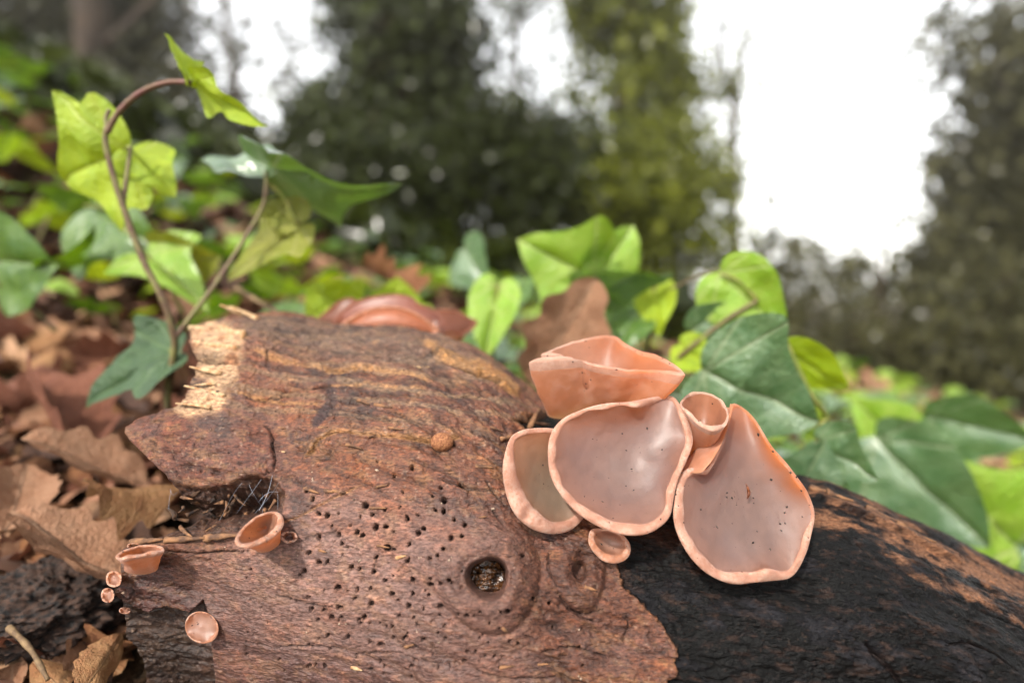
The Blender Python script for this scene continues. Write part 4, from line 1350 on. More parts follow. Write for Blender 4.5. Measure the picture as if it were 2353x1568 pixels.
def add_leaf(root, base, tip, roll, shape, mat, pet=None, cup_=0.25, wide=1.0, pr=0.0009, pmat=None, twist_to=None):
    base, tip = np.asarray(base), np.asarray(tip)
    yv = Vector(tip - base)
    s_ = yv.length
    yv.normalize()
    tow = Vector(CAM - (base + tip) / 2)
    zv = (tow - yv * tow.dot(yv)).normalized()
    zv.rotate(Matrix.Rotation(rad(roll), 3, yv))
    xv = yv.cross(zv)
    org = np.array(root.location)
    M4 = Matrix(((xv.x * s_ * wide, yv.x * s_, zv.x * s_, base[0] - org[0]), (xv.y * s_ * wide, yv.y * s_, zv.y * s_, base[1] - org[1]), (xv.z * s_ * wide, yv.z * s_, zv.z * s_, base[2] - org[2]), (0, 0, 0, 1)))
    o = link('leaf', leaf_data(shape, mat, cup_), root)
    o.matrix_basis = M4
    if pet is not None:
        pet = np.asarray(pet)
        mid = (pet + base) / 2 + np.array([0, 0, 0.12 * np.linalg.norm(base - pet)])
        pw_ = catmull([pet, mid, base + (tip - base) * 0.03], 12)
        v, f = tube(pw_, np.linspace(pr * 1.15, pr * 0.85, 12), 8)
        me = mesh_np('petiole', v - org, f)
        me.materials.append(pmat or stem_grn)
        pe = link('petiole', me, o)
        pe.matrix_parent_inverse = M4.inverted()
    return o


def sprig(label, stems, leaves, group=None, smat=None):
    """stems: list of (picture points with depth, radius m0, radius m1, material)"""
    p0 = P(*stems[0][0][0])
    root = empty('ivy_sprig', p0, label, 'ivy', group)
    for pts, r0, r1, mt in stems:
        pw_ = catmull([P(*q) for q in pts], 40)
        rr_ = np.linspace(r0, r1, 40) * (1 + 0.12 * np.sin(np.linspace(0, 31, 40)) ** 8)
        v, f = tube(pw_, rr_, 10)
        me = mesh_np('stem', v - p0, f)
        me.materials.append(mt)
        link('stem', me, root)
    for lf in leaves:
        b, t_, roll, shape, mat = lf[:5]
        kw = lf[5] if len(lf) > 5 else {}
        kw = dict(kw)
        if 'pet' in kw:
            kw['pet'] = P(*kw['pet'])
        add_leaf(root, P(*b), P(*t_), roll, shape, mat, **kw)
    return root


# the arching shoot left of the log
sprig('arching ivy shoot forking beside the broken end of the log, lime leaf at its tip',
      [([(388, 985, .262), (385, 900, .26), (398, 820, .258), (400, 775, .256), (375, 690, .252), (330, 600, .25), (292, 500, .248), (262, 410, .246), (243, 330, .244), (246, 290, .243)], .0017, .0011, stem_mat),
       ([(246, 305, .243), (275, 255, .241), (325, 212, .238), (385, 190, .235), (437, 190, .233)], .0012, .0010, stem_red),
       ([(246, 292, .243), (244, 270, .243), (252, 252, .243)], .0010, .0008, stem_mat),
       ([(400, 778, .256), (440, 725, .258), (500, 645, .262), (560, 550, .268), (605, 470, .274), (612, 395, .278)], .0012, .0009, stem_mat),
       ([(282, 470, .248), (292, 400, .25), (300, 340, .252)], .0011, .0008, stem_mat)],
      [((437, 190, .233), (393, 72, .226), 62, 0, 'lime', dict(wide=.9, cup_=.5)),
       ((452, 185, .233), (593, 300, .228), 52, 3, 'lime', dict(wide=.62, cup_=.3)),
       ((292, 345, .262), (108, 420, .272), 14, 0, 'lime', dict(wide=1.25, pet=(300, 345, .252), cup_=.25)),
       ((300, 345, .258), (405, 445, .262), -24, 1, 'lime', dict(wide=.95, cup_=.25)),
       ((612, 395, .278), (902, 476, .268), 66, 0, 'teal', dict(wide=.9, cup_=.3)),
       ((610, 395, .28), (455, 352, .285), 66, 1, 'teal', dict(wide=.9, cup_=.3)),
       ((690, 512, .285), (515, 640, .275), 30, 3, 'olive', dict(wide=.75, pet=(612, 420, .278), cup_=.4)),
       ((690, 512, .285), (610, 455, .285), 20, 2, 'olive', dict(wide=1.1, cup_=.3)),
       ((398, 800, .262), (165, 925, .262), 48, 3, 'deep', dict(wide=.9, pet=(396, 830, .258), cup_=.45))])
sprig('ivy shoot with large shaded leaves on the bank left of the arching shoot',
      [([(130, 760, .36), (60, 700, .35), (-20, 640, .34)], .0016, .001, stem_mat), ([(420, 720, .34), (380, 640, .33), (330, 580, .325)], .0013, .001, stem_grn)],
      [((-20, 600, .34), (100, 610, .32), 10, 2, 'dark', dict(wide=1.3)),
       ((190, 470, .36), (330, 560, .33), 20, 1, 'dark', dict(wide=1.1, pet=(330, 580, .325))),
       ((330, 570, .325), (470, 690, .31), -20, 3, 'fresh', dict(wide=.9)),
       ((110, 610, .34), (230, 540, .33), 60, 3, 'dark', dict(wide=.7)),
       ((360, 600, .34), (500, 600, .33), 30, 2, 'olive', dict(wide=1.0))])
sprig('bright upright ivy leaf pair standing behind the brown dead leaf',
      [([(1330, 860, .36), (1345, 760, .34), (1360, 660, .33)], .0014, .001, stem_grn), ([(1490, 800, .34), (1498, 700, .33), (1510, 640, .325)], .0011, .0009, stem_mat)],
      [((1370, 640, .335), (1190, 560, .322), -14, 1, 'fresh', dict(wide=1.25, pet=(1350, 720, .335))),
       ((1375, 640, .335), (1466, 520, .33), 24, 2, 'fresh', dict(wide=1.15)),
       ((1365, 630, .335), (1270, 720, .33), 10, 2, 'fresh', dict(wide=1.0)),
       ((1330, 655, .33), (1545, 652, .31), 64, 1, 'teal', dict(wide=.95)),
       ((1510, 650, .325), (1505, 770, .32), 30, 2, 'lime', dict(wide=.9)),
       ((1470, 720, .33), (1400, 800, .32), 30, 2, 'dark', dict(wide=1.0))])
sprig('ivy shoot with a big glossy three-lobed leaf right behind the funnel cup',
      [([(1470, 900, .33), (1560, 820, .30), (1660, 740, .29), (1740, 690, .285)], .0013, .0010, stem_mat), ([(1540, 665, .31), (1600, 635, .305), (1690, 605, .30)], .0006, .0004, stem_mat),
       ([(1850, 1130, .29), (1930, 1080, .28), (1900, 960, .27), (1860, 900, .265), (1800, 770, .27)], .0012, .0009, stem_grn)],
      [((1610, 850, .272), (1882, 985, .255), 20, 1, 'teal', dict(wide=1.3, cup_=.25)),
       ((1650, 625, .29), (1800, 775, .28), 12, 2, 'fresh', dict(wide=1.05, pet=(1740, 690, .285))),
       ((1800, 800, .275), (1945, 905, .27), 36, 2, 'lime', dict(wide=.9)),
       ((1590, 760, .30), (1700, 700, .29), 30, 2, 'teal', dict(wide=.9)),
       ((1560, 790, .30), (1640, 850, .29), 10, 2, 'lime', dict(wide=1.0)),
       ((1870, 1010, .262), (2010, 1110, .245), 30, 1, 'teal', dict(wide=1.15, pet=(1900, 960, .27))),
       ((1840, 1120, .262), (1900, 1020, .25), 20, 2, 'teal', dict(wide=1.1))])
sprig('ivy shoot with broad bluish and vivid green leaves above the black bark',
      [([(2240, 1330, 0.435), (2210, 1240, 0.421), (2150, 1130, 0.407), (2050, 1010, 0.407)], .0014, .001, stem_grn), ([(2300, 1330, 0.448), (2330, 1180, 0.421), (2360, 1060, 0.407)], .0013, .001, stem_mat)],
      [((2000, 1010, 0.368), (2270, 1275, 0.333), 22, 2, 'teal', dict(wide=.95, cup_=.2)),
       ((2360, 1270, 0.368), (2140, 1040, 0.351), 24, 0, 'fresh', dict(wide=.95, cup_=.2)),
       ((2130, 960, 0.386), (2380, 1030, 0.358), 40, 2, 'teal', dict(wide=1.0)),
       ((2080, 1030, 0.400), (1975, 920, 0.393), 20, 2, 'fresh', dict(wide=1.1, pet=(2050, 1010, 0.407))),
       ((2190, 1130, 0.400), (2100, 1010, 0.393), -30, 1, 'dark', dict(wide=1.0)),
       ((2330, 1200, 0.378), (2420, 1340, 0.351), 20, 2, 'teal', dict(wide=1.0))])
sprig('small lime ivy leaves rising just behind the fungi on the log crest',
      [([(840, 800, .36), (800, 730, .345), (770, 690, .335)], .0012, .0009, stem_grn), ([(1130, 850, .35), (1135, 760, .335), (1140, 690, .33)], .0012, .0009, stem_grn)],
      [((770, 690, .335), (705, 735, .325), 0, 2, 'lime', dict(wide=1.6)),
       ((775, 695, .335), (830, 650, .33), 20, 2, 'lime', dict(wide=1.3)),
       ((905, 720, .345), (915, 640, .335), 10, 2, 'lime', dict(wide=1.5, pet=(840, 800, .36))),
       ((1145, 645, .33), (1110, 815, .315), 12, 2, 'fresh', dict(wide=.75, pet=(1140, 690, .33))),
       ((1200, 640, .37), (1170, 720, .36), 40, 2, 'dark', dict(wide=1.0)),
       ((1060, 570, .42), (1110, 660, .40), 40, 2, 'teal', dict(wide=1.1))])

# ivy carpet behind the log: copies of a few short shoots
protos = []
for k in range(6):
    r_ = np.random.default_rng(200 + k)
    root = empty('ivy_sprig', (0, 0, 0), 'short ivy shoot in the leafy carpet covering the bank behind the log', 'ivy', 'ivy shoots of the carpet behind the log')
    n = 5
    sp = catmull([(0, 0, -0.03), (r_.uniform(-.01, .01), r_.uniform(-.01, .01), .02), (r_.uniform(-.025, .025), r_.uniform(-.02, .02), .05)], 14)
    v, f = tube(sp, np.linspace(.0016, .001, 14), 8)
    me = mesh_np('stem', v, f)
    me.materials.append(stem_mat if k % 2 else stem_grn)
    link('stem', me, root)
    for i in range(n):
        an = i / n * 6.28 + r_.uniform(-.5, .5)
        b = sp[4 + 2 * (i % 5)] + np.array([math.cos(an), math.sin(an), .7]) * r_.uniform(.012, .03)
        s_ = r_.uniform(.032, .058)
        t_ = b + s_ * np.array([math.cos(an) * .8, math.sin(an) * .8, r_.uniform(-.6, .45)])
        mt = ['teal', 'fresh', 'dark', 'lime', 'teal', 'dark'][(k + i * 2) % 6]
        yv = Vector(t_ - b); L_ = yv.length; yv.normalize()
        upw = Vector((r_.uniform(-.4, .4), r_.uniform(-.7, .2), 1.0))
        zv = (upw - yv * upw.dot(yv)).normalized()
        xv = yv.cross(zv)
        M4 = Matrix(((xv.x * L_, yv.x * L_, zv.x * L_, b[0]), (xv.y * L_, yv.y * L_, zv.y * L_, b[1]), (xv.z * L_, yv.z * L_, zv.z * L_, b[2]), (0, 0, 0, 1)))
        o = link('leaf', leaf_data(int(r_.integers(0, 4)), mt, 0.25), root)
        o.matrix_basis = M4
        pv, pf = tube(catmull([sp[4 + 2 * (i % 5)], (sp[4 + 2 * (i % 5)] + b) / 2 + [0, 0, .004], b], 8), .0007, 6)
        pm = mesh_np('petiole', pv, pf)
        pm.materials.append(stem_grn)
        pe = link('petiole', pm, o)
        pe.matrix_parent_inverse = M4.inverted()
    protos.append(root)
spots = []
r_ = np.random.default_rng(31)
tries = 0
while len(spots) < 190 and tries < 8000:
    tries += 1
    y_ = r_.uniform(0.36, 1.5) if r_.random() < 0.75 else r_.uniform(0.33, 0.7)
    x_ = r_.uniform(-1.0, 1.0) * y_
    if x_ < -0.32 * y_ and y_ < 0.62 and r_.random() < 0.8:      # open leaf litter on the left
        continue
    if y_ < 0.40 and abs(x_) < 0.5 and x_ < 0.02:
        continue
    if any((x_ - a_) ** 2 + (y_ - b_) ** 2 < (0.028 + 0.03 * y_) ** 2 for a_, b_ in spots):
        continue
    spots.append((x_, y_))
used = set()
for i, (x_, y_) in enumerate(spots):
    k = int(r_.integers(0, 6))
    o = protos[k] if k not in used else copy_tree(protos[k])
    used.add(k)
    s_ = r_.uniform(.8, 1.25)
    if x_ > 0.05:
        s_ *= 0.9
    where = ('on the ivy bank beyond the arching shoot' if x_ < -0.25 * y_ else 'behind the crest of the log and its rear fungi' if x_ < 0.12 * y_ else 'behind the boat-shaped cup and the big glossy leaf' if x_ < 0.5 * y_ else 'above the black bark, in front of the low shrubs')
    o['label'] = ('short ivy shoot close ' if y_ < 0.62 else 'far blurred ivy shoot ') + where
    o.location = (x_, y_, float(ground_z(x_, y_)[0]))
    o.rotation_euler = (r_.uniform(-.15, .15), r_.uniform(-.15, .15), r_.uniform(0, 6.28))
    o.scale = (s_, s_, s_)

# ------------------------------------------------------------------ dead leaves
def dead_mesh(name, seed, lobed, curl, mat_):
    r_ = np.random.default_rng(seed)
    nu, nv = 27, 15
    u = np.linspace(0, 1, nu)[:, None]
    v = np.linspace(-1, 1, nv)[None, :]
    hw = 0.30 * np.sin(np.pi * u ** 0.85) ** 0.7 * (1 + (0.15 * np.sin(u * 24 + seed) if lobed else 0.05 * np.sin(u * 40)))
    hw = hw + 0.006
    x = hw * v
    y = np.broadcast_to(u, x.shape)
    q = np.stack([x * 3, y * 3, np.full_like(x, seed)], -1)
    z = curl * (x / .3) ** 2 * 0.22 + 0.10 * np.sin(u * 3.0 + seed) + 0.10 * fbm(q, 1.4, seed, 3) - 0.03 * np.exp(-np.abs(x) / .02)
    me = mesh_np(name, np.stack([x, y - .5, z], -1).reshape(-1, 3), grid_faces(nu, nv))
    uv = me.uv_layers.new(name='leaf')
    li = np.zeros(len(me.loops), np.int32)
    me.loops.foreach_get('vertex_index', li)
    uv.data.foreach_set('uv', np.stack([x, y], -1).reshape(-1, 2)[li].astype(np.float32).ravel())
    me.materials.append(mat_)
    return me


def dead_mat(name, c1, c2, vein):
    m, ns, ls, out = new_mat(name)
    uv = ns.new('ShaderNodeTexCoord')
    sep = ns.new('ShaderNodeSeparateXYZ')
    ls.new(uv.outputs['UV'], sep.inputs[0])
    x = math_node(ns, ls, 'ABSOLUTE', sep.outputs[0])
    y = sep.outputs[1]
    sd1 = math_node(ns, ls, 'ABSOLUTE', math_node(ns, ls, 'SINE', math_node(ns, ls, 'MULTIPLY', math_node(ns, ls, 'SUBTRACT', y, math_node(ns, ls, 'MULTIPLY', x, 0.9)), 26.0)))
    vf = math_node(ns, ls, 'MAXIMUM', ramp(ns, ls, x, 0.004, 0.014, 1, 0), ramp(ns, ls, sd1, 0.0, 0.14, 0.6, 0))
    oi = ns.new('ShaderNodeObjectInfo')
    add = ns.new('ShaderNodeVectorMath')
    ls.new(uv.outputs['Object'], add.inputs[0])
    ls.new(oi.outputs['Location'], add.inputs[1])
    f = noise_node(ns, ls, 5, 6, 0.65, add.outputs[0])
    f2 = noise_node(ns, ls, 30, 3, 0.6, add.outputs[0])
    c = mix_col(ns, ls, ramp(ns, ls, f, 0.35, 0.65), c1, c2)
    c = mix_col(ns, ls, ramp(ns, ls, f2, 0.58, 0.72, 0, 0.6), c, np.asarray(c1) * 0.35)
    c = mix_col(ns, ls, math_node(ns, ls, 'MULTIPLY', vf, 0.45), c, vein)
    p = ns.new('ShaderNodeBsdfPrincipled')
    ls.new(c, p.inputs['Base Color'])
    p.inputs['Roughness'].default_value = 0.7
    p.inputs['Specular IOR Level'].default_value = 0.3
    ls.new(bump_node(ns, ls, math_node(ns, ls, 'ADD', f2, vf), 0.5, 0.012), p.inputs['Normal'])
    t_ = ns.new('ShaderNodeBsdfTranslucent')
    ls.new(c, t_.inputs[0])
    mx = ns.new('ShaderNodeMixShader')
    mx.inputs[0].default_value = 0.2
    ls.new(p.outputs[0], mx.inputs[1])
    ls.new(t_.outputs[0], mx.inputs[2])
    ls.new(mx.outputs[0], out.inputs[0])
    return m


DM = [dead_mat('dead_tan', alb(192, 136, 100), alb(214, 162, 126), alb(228, 190, 156)),
      dead_mat('dead_brown', alb(146, 88, 64), alb(176, 112, 84), alb(196, 144, 112)),
      dead_mat('dead_rust', alb(156, 96, 62), alb(188, 128, 80), alb(206, 160, 110)),
      dead_mat('dead_dark', alb(92, 64, 52), alb(124, 86, 66), alb(140, 108, 84)),
      dead_mat('dead_straw', alb(208, 156, 104), alb(190, 130, 84), alb(228, 190, 146))]
dead_words = ['tan', 'brown', 'rust-brown', 'dark brown', 'straw-coloured']
DD = [dead_mesh('dead_leaf', 300 + k, k % 2 == 0, [0.6, -0.8, 1.3, 0.2, -1.4, 0.9, 1.7, -0.3, 0.5, -1.0][k], DM[k % 5]) for k in range(10)]


def dead(k, pos, size, rot, label=None, group=True):
    o = link('dead_leaf', DD[k])
    lab = label or '%s curled dead leaf lying in the leaf litter beside the log' % dead_words[k % 5]
    tag(o, lab, 'dead leaf', 'dead leaves of the litter' if group else None)
    o.location = pos
    o.rotation_euler = rot
    o.scale = (size, size, size)
    return o


r_ = np.random.default_rng(91)
cnt = 0
tries = 0
while cnt < 300 and tries < 6000:
    tries += 1
    near = cnt < 110
    if near:
        y_ = r_.uniform(0.15, 0.36)
        x_ = r_.uniform(-0.98, -0.5) * y_
        if x_ > -0.14 and y_ < 0.30:
            continue
    elif r_.random() < 0.8:
        y_ = r_.uniform(0.3, 0.75)
        x_ = r_.uniform(-0.98, -0.28) * max(y_, 0.2)
        if x_ > -0.165 and y_ < 0.33:
            continue
    else:
        y_ = r_.uniform(0.36, 1.2)
        x_ = r_.uniform(-0.7, 0.95) * y_
    gz = float(ground_z(x_, y_)[0])
    k = int(r_.integers(0, 10))
    lab = '%s dead leaf %s' % (dead_words[k % 5], 'in the litter around the black soil lump' if near else 'curled in the litter below the arching ivy shoot' if x_ < -0.2 * y_ else 'lying under the ivy behind the log')
    dead(k, (x_, y_, gz + r_.uniform(0.0, 0.012 if near else 0.016)), (r_.uniform(.018, .036) if near else r_.uniform(.035, .07)), (r_.normal() * .45, r_.normal() * .45, r_.uniform(0, 6.28)), lab)
    cnt += 1


def dead_at(k, px_, py_, d_, size, rot, label):
    return dead(k, P(px_, py_, d_), size, rot, label, False)


dead_at(0, 150, 1250, .215, .05, (0.25, 0.1, 1.45), 'pale wavy dead leaf bridging the black soil beside the half cup')
dead_at(0, 1295, 765, .31, .068, (1.5, 0.5, 0.1), 'upright brown dead leaf standing between the fungi and the ivy')
dead_at(6, 140, 940, .30, .065, (0.4, 0.2, 1.2), 'large tan dead leaf lying under the low dark ivy leaf')
dead_at(2, 880, 655, .40, .06, (0.7, 0.3, 1.0), 'rust-brown dead leaf caught in the ivy above the log crest')
dead_at(0, 200, 1060, .25, .05, (0.35, -0.2, 1.9), 'broad pale-veined dead leaf beside the tip of the upper bark tongue')
dead_at(5, 40, 1130, .235, .045, (0.3, 0.2, 0.6), 'tan dead leaf with a dark blotch left of the cleft')
dead_at(4, 310, 1110, .225, .036, (0.5, -0.3, 2.4), 'crumpled straw-coloured dead leaf at the mouth of the cleft')
dead_at(9, 235, 1520, .185, .022, (0.6, 0.9, 0.4), 'straw-coloured dead leaf wedged under the dark broken wood')
dead_at(4, 110, 1550, .185, .02, (0.3, -0.4, 1.0), 'curled straw-coloured dead leaf below the dark soil')

# fine crumbled litter between and beyond the leaves one can pick out
r_ = np.random.default_rng(77)
n = 9000
yy = r_.uniform(-0.5, 2.2, n)
xx = r_.uniform(-2.4, 1.2, n)
yy[:1500], xx[:1500] = r_.uniform(0.1, 0.6, 1500), r_.uniform(-0.55, -0.14, 1500)
ok = ~((xx > -0.175) & (yy > 0.10) & (yy < 0.36))
xx, yy = xx[ok], yy[ok]
n = len(xx)
cen_ = np.stack([xx, yy, ground_z(xx, yy) + r_.uniform(0.0, .008, n)], -1)
up_ = np.array([0, 0, 1.0]) + r_.normal(size=(n, 3)) * 0.42
up_ /= np.linalg.norm(up_, axis=1)[:, None]
la = np.cross(up_, r_.normal(size=(n, 3))); la /= np.linalg.norm(la, axis=1)[:, None]
lb = np.cross(up_, la)
sz = np.where(yy < 0.6, r_.uniform(.006, .022, n), r_.uniform(.015, .05, n))[:, None]
cu_ = r_.uniform(-.35, .35, (n, 1))
vv_ = []
for a_, b_, c_ in ((-1, 0, 1), (-.4, .5, .5), (.4, .42, .5), (1, 0, 1), (.4, -.45, .5), (-.4, -.5, .5), (0, 0, 0)):
    vv_.append(cen_ + la * sz * a_ + lb * sz * b_ + up_ * sz * c_ * cu_)
vv_ = np.stack(vv_, 1).reshape(-1, 3)
fi_ = np.array([[6, k, (k + 1) % 6] for k in range(6)])
ff_ = (np.arange(n)[:, None, None] * 7 + fi_[None]).reshape(-1, 3)
me = mesh_np('leaf_litter', vv_, ff_)
m, ns, ls, out = new_mat('litter_bits')
g = ns.new('ShaderNodeNewGeometry')
c = mix_col(ns, ls, ramp(ns, ls, g.outputs['Random Per Island'], 0.0, 0.6), alb(96, 62, 48), alb(178, 122, 88))
c = mix_col(ns, ls, ramp(ns, ls, g.outputs['Random Per Island'], 0.6, 1.0), c, alb(206, 158, 116))
p = node(ns, 'ShaderNodeBsdfPrincipled', Roughness=0.8)
ls.new(c, p.inputs['Base Color'])
ls.new(p.outputs[0], out.inputs[0])
me.materials.append(m)
tag(link('leaf_litter', me), 'crumbled brown leaf litter covering the ground around the log', 'leaf litter', kind='stuff')

# soil bank: black crumbly lump beside the end of the log
cu, cv_ = np.meshgrid(np.linspace(0, np.pi, 120), np.linspace(0, 2 * np.pi, 180, endpoint=False), indexing='ij')
dirs = np.stack([np.sin(cu) * np.cos(cv_), np.sin(cu) * np.sin(cv_), np.cos(cu)], -1)
pts = dirs * np.array([.028, .024, .014]) * (1 + 0.30 * fbm(dirs, 2.6, 5, 4) + 0.22 * fbm(dirs, 9, 6, 4, 0.65))[..., None]
sm = mesh_np('soil_clod', pts.reshape(-1, 3), grid_faces(120, 180, True))
sm.materials.append(simple_mat('black_soil', alb(22, 18, 17), alb(86, 60, 46), 420, 0.85, 0.9, 0.001))
tag(link('soil_clod', sm, loc=P(110, 1390, .215)), 'lump of black crumbly soil under the pale wavy leaf', 'soil')

# twigs in the litter
twig_mat = simple_mat('twig_bark', alb(170, 140, 100), alb(110, 84, 62), 240, 0.8, 0.5, 0.0005)
for lab, pts_, r0 in (('pale thin twig poking out of the litter at the foot of the black soil', [(20, 1440, .19), (70, 1490, .185), (110, 1560, .18)], .0011),
                      ('slender dry stalk crossing the litter behind the forked shoot', [(130, 680, .42), (60, 640, .44), (0, 600, .46)], .0014),
                      ('dark twig lying along the top edge of the splintered end', [(540, 660, .31), (590, 690, .30), (640, 718, .29)], .0016)):
    v, f = tube(catmull([P(*q) for q in pts_], 20), np.linspace(r0, r0 * .6, 20) * (1 + .15 * np.sin(np.linspace(0, 19, 20))), 8)
    me = mesh_np('twig', v, f)
    me.materials.append(twig_mat)
    tag(link('twig', me), lab, 'twig')

# ------------------------------------------------------------------ trees and shrubs behind
fol_mats = {}


def fol_mat(name, c1, c2, tr):
    m, ns, ls, out = new_mat(name)
    g = ns.new('ShaderNodeNewGeometry')
    c = mix_col(ns, ls, g.outputs['Random Per Island'], c1, c2)
    p = ns.new('ShaderNodeBsdfPrincipled')
    ls.new(c, p.inputs['Base Color'])
    p.inputs['Roughness'].default_value = 0.22
    p.inputs['Specular IOR Level'].default_value = 0.22
    t_ = ns.new('ShaderNodeBsdfTranslucent')
    ls.new(c, t_.inputs[0])
    mx = ns.new('ShaderNodeMixShader')
    mx.inputs[0].default_value = tr
    ls.new(p.outputs[0], mx.inputs[1])
    ls.new(t_.outputs[0], mx.inputs[2])
    ls.new(mx.outputs[0], out.inputs[0])
    return m


F_DARK = fol_mat('foliage_dark', (0.007, 0.010, 0.002), (0.036, 0.046, 0.008), 0.25)
F_GREEN = fol_mat('foliage_green', (0.026, 0.034, 0.004), (0.16, 0.175, 0.016), 0.4)
F_BROWN = fol_mat('foliage_brown', (0.012, 0.013, 0.005), (0.048, 0.046, 0.016), 0.25)
F_VEILED = fol_mat('foliage_veiled', (0.026, 0.026, 0.011), (0.09, 0.086, 0.034), 0.4)  # bright lens veil put into the leaf colour as a paler olive-brown
trunk_mat = simple_mat('trunk_bark', alb(60, 46, 38), alb(92, 74, 58), 9, 0.9, 0.8, 0.02)


def leaves_cloud(cent, seed, smin, smax):
    """one kite-shaped bent leaf (four triangles as two quads) at each centre"""
    r_ = np.random.default_rng(seed)
    n = len(cent)
    a_ = r_.normal(size=(n, 3)); a_ /= np.linalg.norm(a_, axis=1)[:, None]
    b_ = np.cross(a_, r_.normal(size=(n, 3))); b_ /= np.linalg.norm(b_, axis=1)[:, None]
    c_ = np.cross(a_, b_)
    s_ = r_.uniform(smin, smax, n)[:, None]
    v0 = cent - a_ * s_ * .5
    v1 = cent + a_ * s_ * .55 - c_ * s_ * .12
    v2 = cent + b_ * s_ * .42 + c_ * s_ * .10 - a_ * s_ * .1
    v3 = cent - b_ * s_ * .42 + c_ * s_ * .10 - a_ * s_ * .1
    v = np.stack([v0, v2, v1, v3], 1).reshape(-1, 3)
    i = np.arange(n)[:, None] * 4
    f = np.vstack([i + np.array([[0, 1, 2]]), i + np.array([[0, 2, 3]])])
    return v, f


def clumpy(n, fn, seed, clump=0.09, per=26):
    """points gathered in clumps around centres drawn from fn(r, m)"""
    r_ = np.random.default_rng(seed)
    m_ = max(1, n // per)
    c_ = fn(r_, m_)
    p_ = np.repeat(c_, per, axis=0) + r_.normal(size=(m_ * per, 3)) * clump * r_.uniform(.5, 1.3, (m_, 1)).repeat(per, 0)
    return p_


def ell(cx_, cy_, cz_, rx, ry, rz):
    def fn(r_, m_):
        d_ = r_.normal(size=(m_, 3)); d_ /= np.linalg.norm(d_, axis=1)[:, None]
        return np.array([cx_, cy_, cz_]) + d_ * (r_.random((m_, 1)) ** (1 / 2.4)) * np.array([rx, ry, rz])
    return fn


def column(cx_, cy_, z0, z1, r0, r1):
    def fn(r_, m_):
        h_ = r_.random(m_)
        an = r_.uniform(0, 6.283, m_)
        rr_ = (r0 + (r1 - r0) * h_) * r_.uniform(.6, 1.05, m_) * (1 + .2 * np.sin(h_ * 17 + cx_))
        return np.stack([cx_ + rr_ * np.cos(an), cy_ + rr_ * np.sin(an), z0 + (z1 - z0) * h_], -1)
    return fn


def xz(px_, py_, Y):
    """world x and z of a picture point on the upright plane at distance Y"""
    q = P(px_, py_, 1.0) - CAM
    q = CAM + q * (Y / q[1])
    return q[0], q[2]


def tree(name, label, cat, px_, Y, trunk_r, vols, mat_, limbs=(), seed=0, group=None, lsize=(.05, .085), htop=None, lean=0.0, clump=.09):
    x_, _ = xz(px_, 784, Y)
    gz = float(ground_z(x_, Y)[0])
    root = empty(name, (x_, Y, gz), label, cat, group)
    org = np.array([x_, Y, gz])
    top = htop if htop else 4.5
    if trunk_r:
        zz = np.linspace(-.15, top, 30)
        pp = np.stack([lean * zz + .03 * np.sin(zz * 1.7 + seed), .04 * np.sin(zz * 1.1), zz], -1)
        v, f = tube(pp, trunk_r * (1 - .5 * zz / top) * (1 + .06 * np.sin(zz * 9)), 14)
        me = mesh_np('trunk', v, f)
        me.materials.append(trunk_mat)
        link('trunk', me, root)
    for pts_, r0, r1 in limbs:
        pw_ = []
        for (a_, b_, dy) in pts_:
            xx_, zz_ = xz(a_, b_, Y + dy)
            pw_.append((xx_, Y + dy, zz_))
        v, f = tube(catmull(pw_, 24) - org, np.linspace(r0, r1, 24), 8)
        me = mesh_np('limb', v, f)
        me.materials.append(trunk_mat)
        link('limb', me, root)
    pts_ = np.vstack([clumpy(n, fn, seed * 17 + i, clump) for i, (n, fn) in enumerate(vols)])
    v, f = leaves_cloud(pts_ - org, seed, *lsize)
    me = mesh_np('crown', v, f, False)
    me.materials.append(mat_)
    tag(link('crown' if cat == 'tree' else 'foliage', me, root), kind='stuff')
    return root


def pxell(px_, py_, rxp, ryp, Y, ry):
    x_, z_ = xz(px_, py_, Y)
    return ell(x_, Y, z_, rxp / FOC * Y, ry, ryp / FOC * Y)


BIG = (.045, .085)
tree('ivy_clad_tree', 'broad dark tree trunk wrapped in ivy, thickest of the trees behind the log', 'tree', 900, 4.2, .24,
     [(11700, column(xz(905, 0, 4.2)[0], 4.2, .0, 3.6, .44, .38)), (2700, pxell(1020, 110, 100, 190, 4.3, .4)), (4500, pxell(790, 330, 120, 120, 4.0, .4))], F_DARK,
     [([(860, 200, 0), (1000, 120, .1), (1120, 60, .2)], .04, .015)], seed=1, lsize=BIG, clump=.10)
tree('ivy_clad_tree', 'tall slender tree clothed in lighter green ivy beside the bright gap in the canopy', 'tree', 1440, 4.8, .15,
     [(7500, column(xz(1440, 0, 4.8)[0], 4.8, .0, 4.2, .50, .44)), (2700, pxell(1500, 200, 110, 200, 4.8, .4)), (780, pxell(1360, 40, 60, 90, 4.8, .3))], F_GREEN,
     [([(1440, 420, 0), (1560, 330, .1), (1640, 180, .1), (1655, -60, .1)], .03, .012)], seed=2, lsize=BIG, clump=.11)
tree('thin_tree', 'thin forked sapling with sparse leaves against the white sky', 'tree', 1690, 4.4, 0,
     [(390, pxell(1690, 180, 50, 150, 4.4, .3)), (700, pxell(1650, 400, 90, 120, 4.5, .3))], F_GREEN,
     [([(1690, 640, 0), (1685, 420, 0), (1690, 230, 0), (1710, 120, 0), (1750, -20, 0)], .04, .018), ([(1688, 260, 0), (1660, 130, 0), (1650, -20, 0)], .02, .012), ([(1700, 200, 0), (1760, 180, 0), (1830, 130, 0)], .010, .004)], seed=3, lsize=(.03, .055))
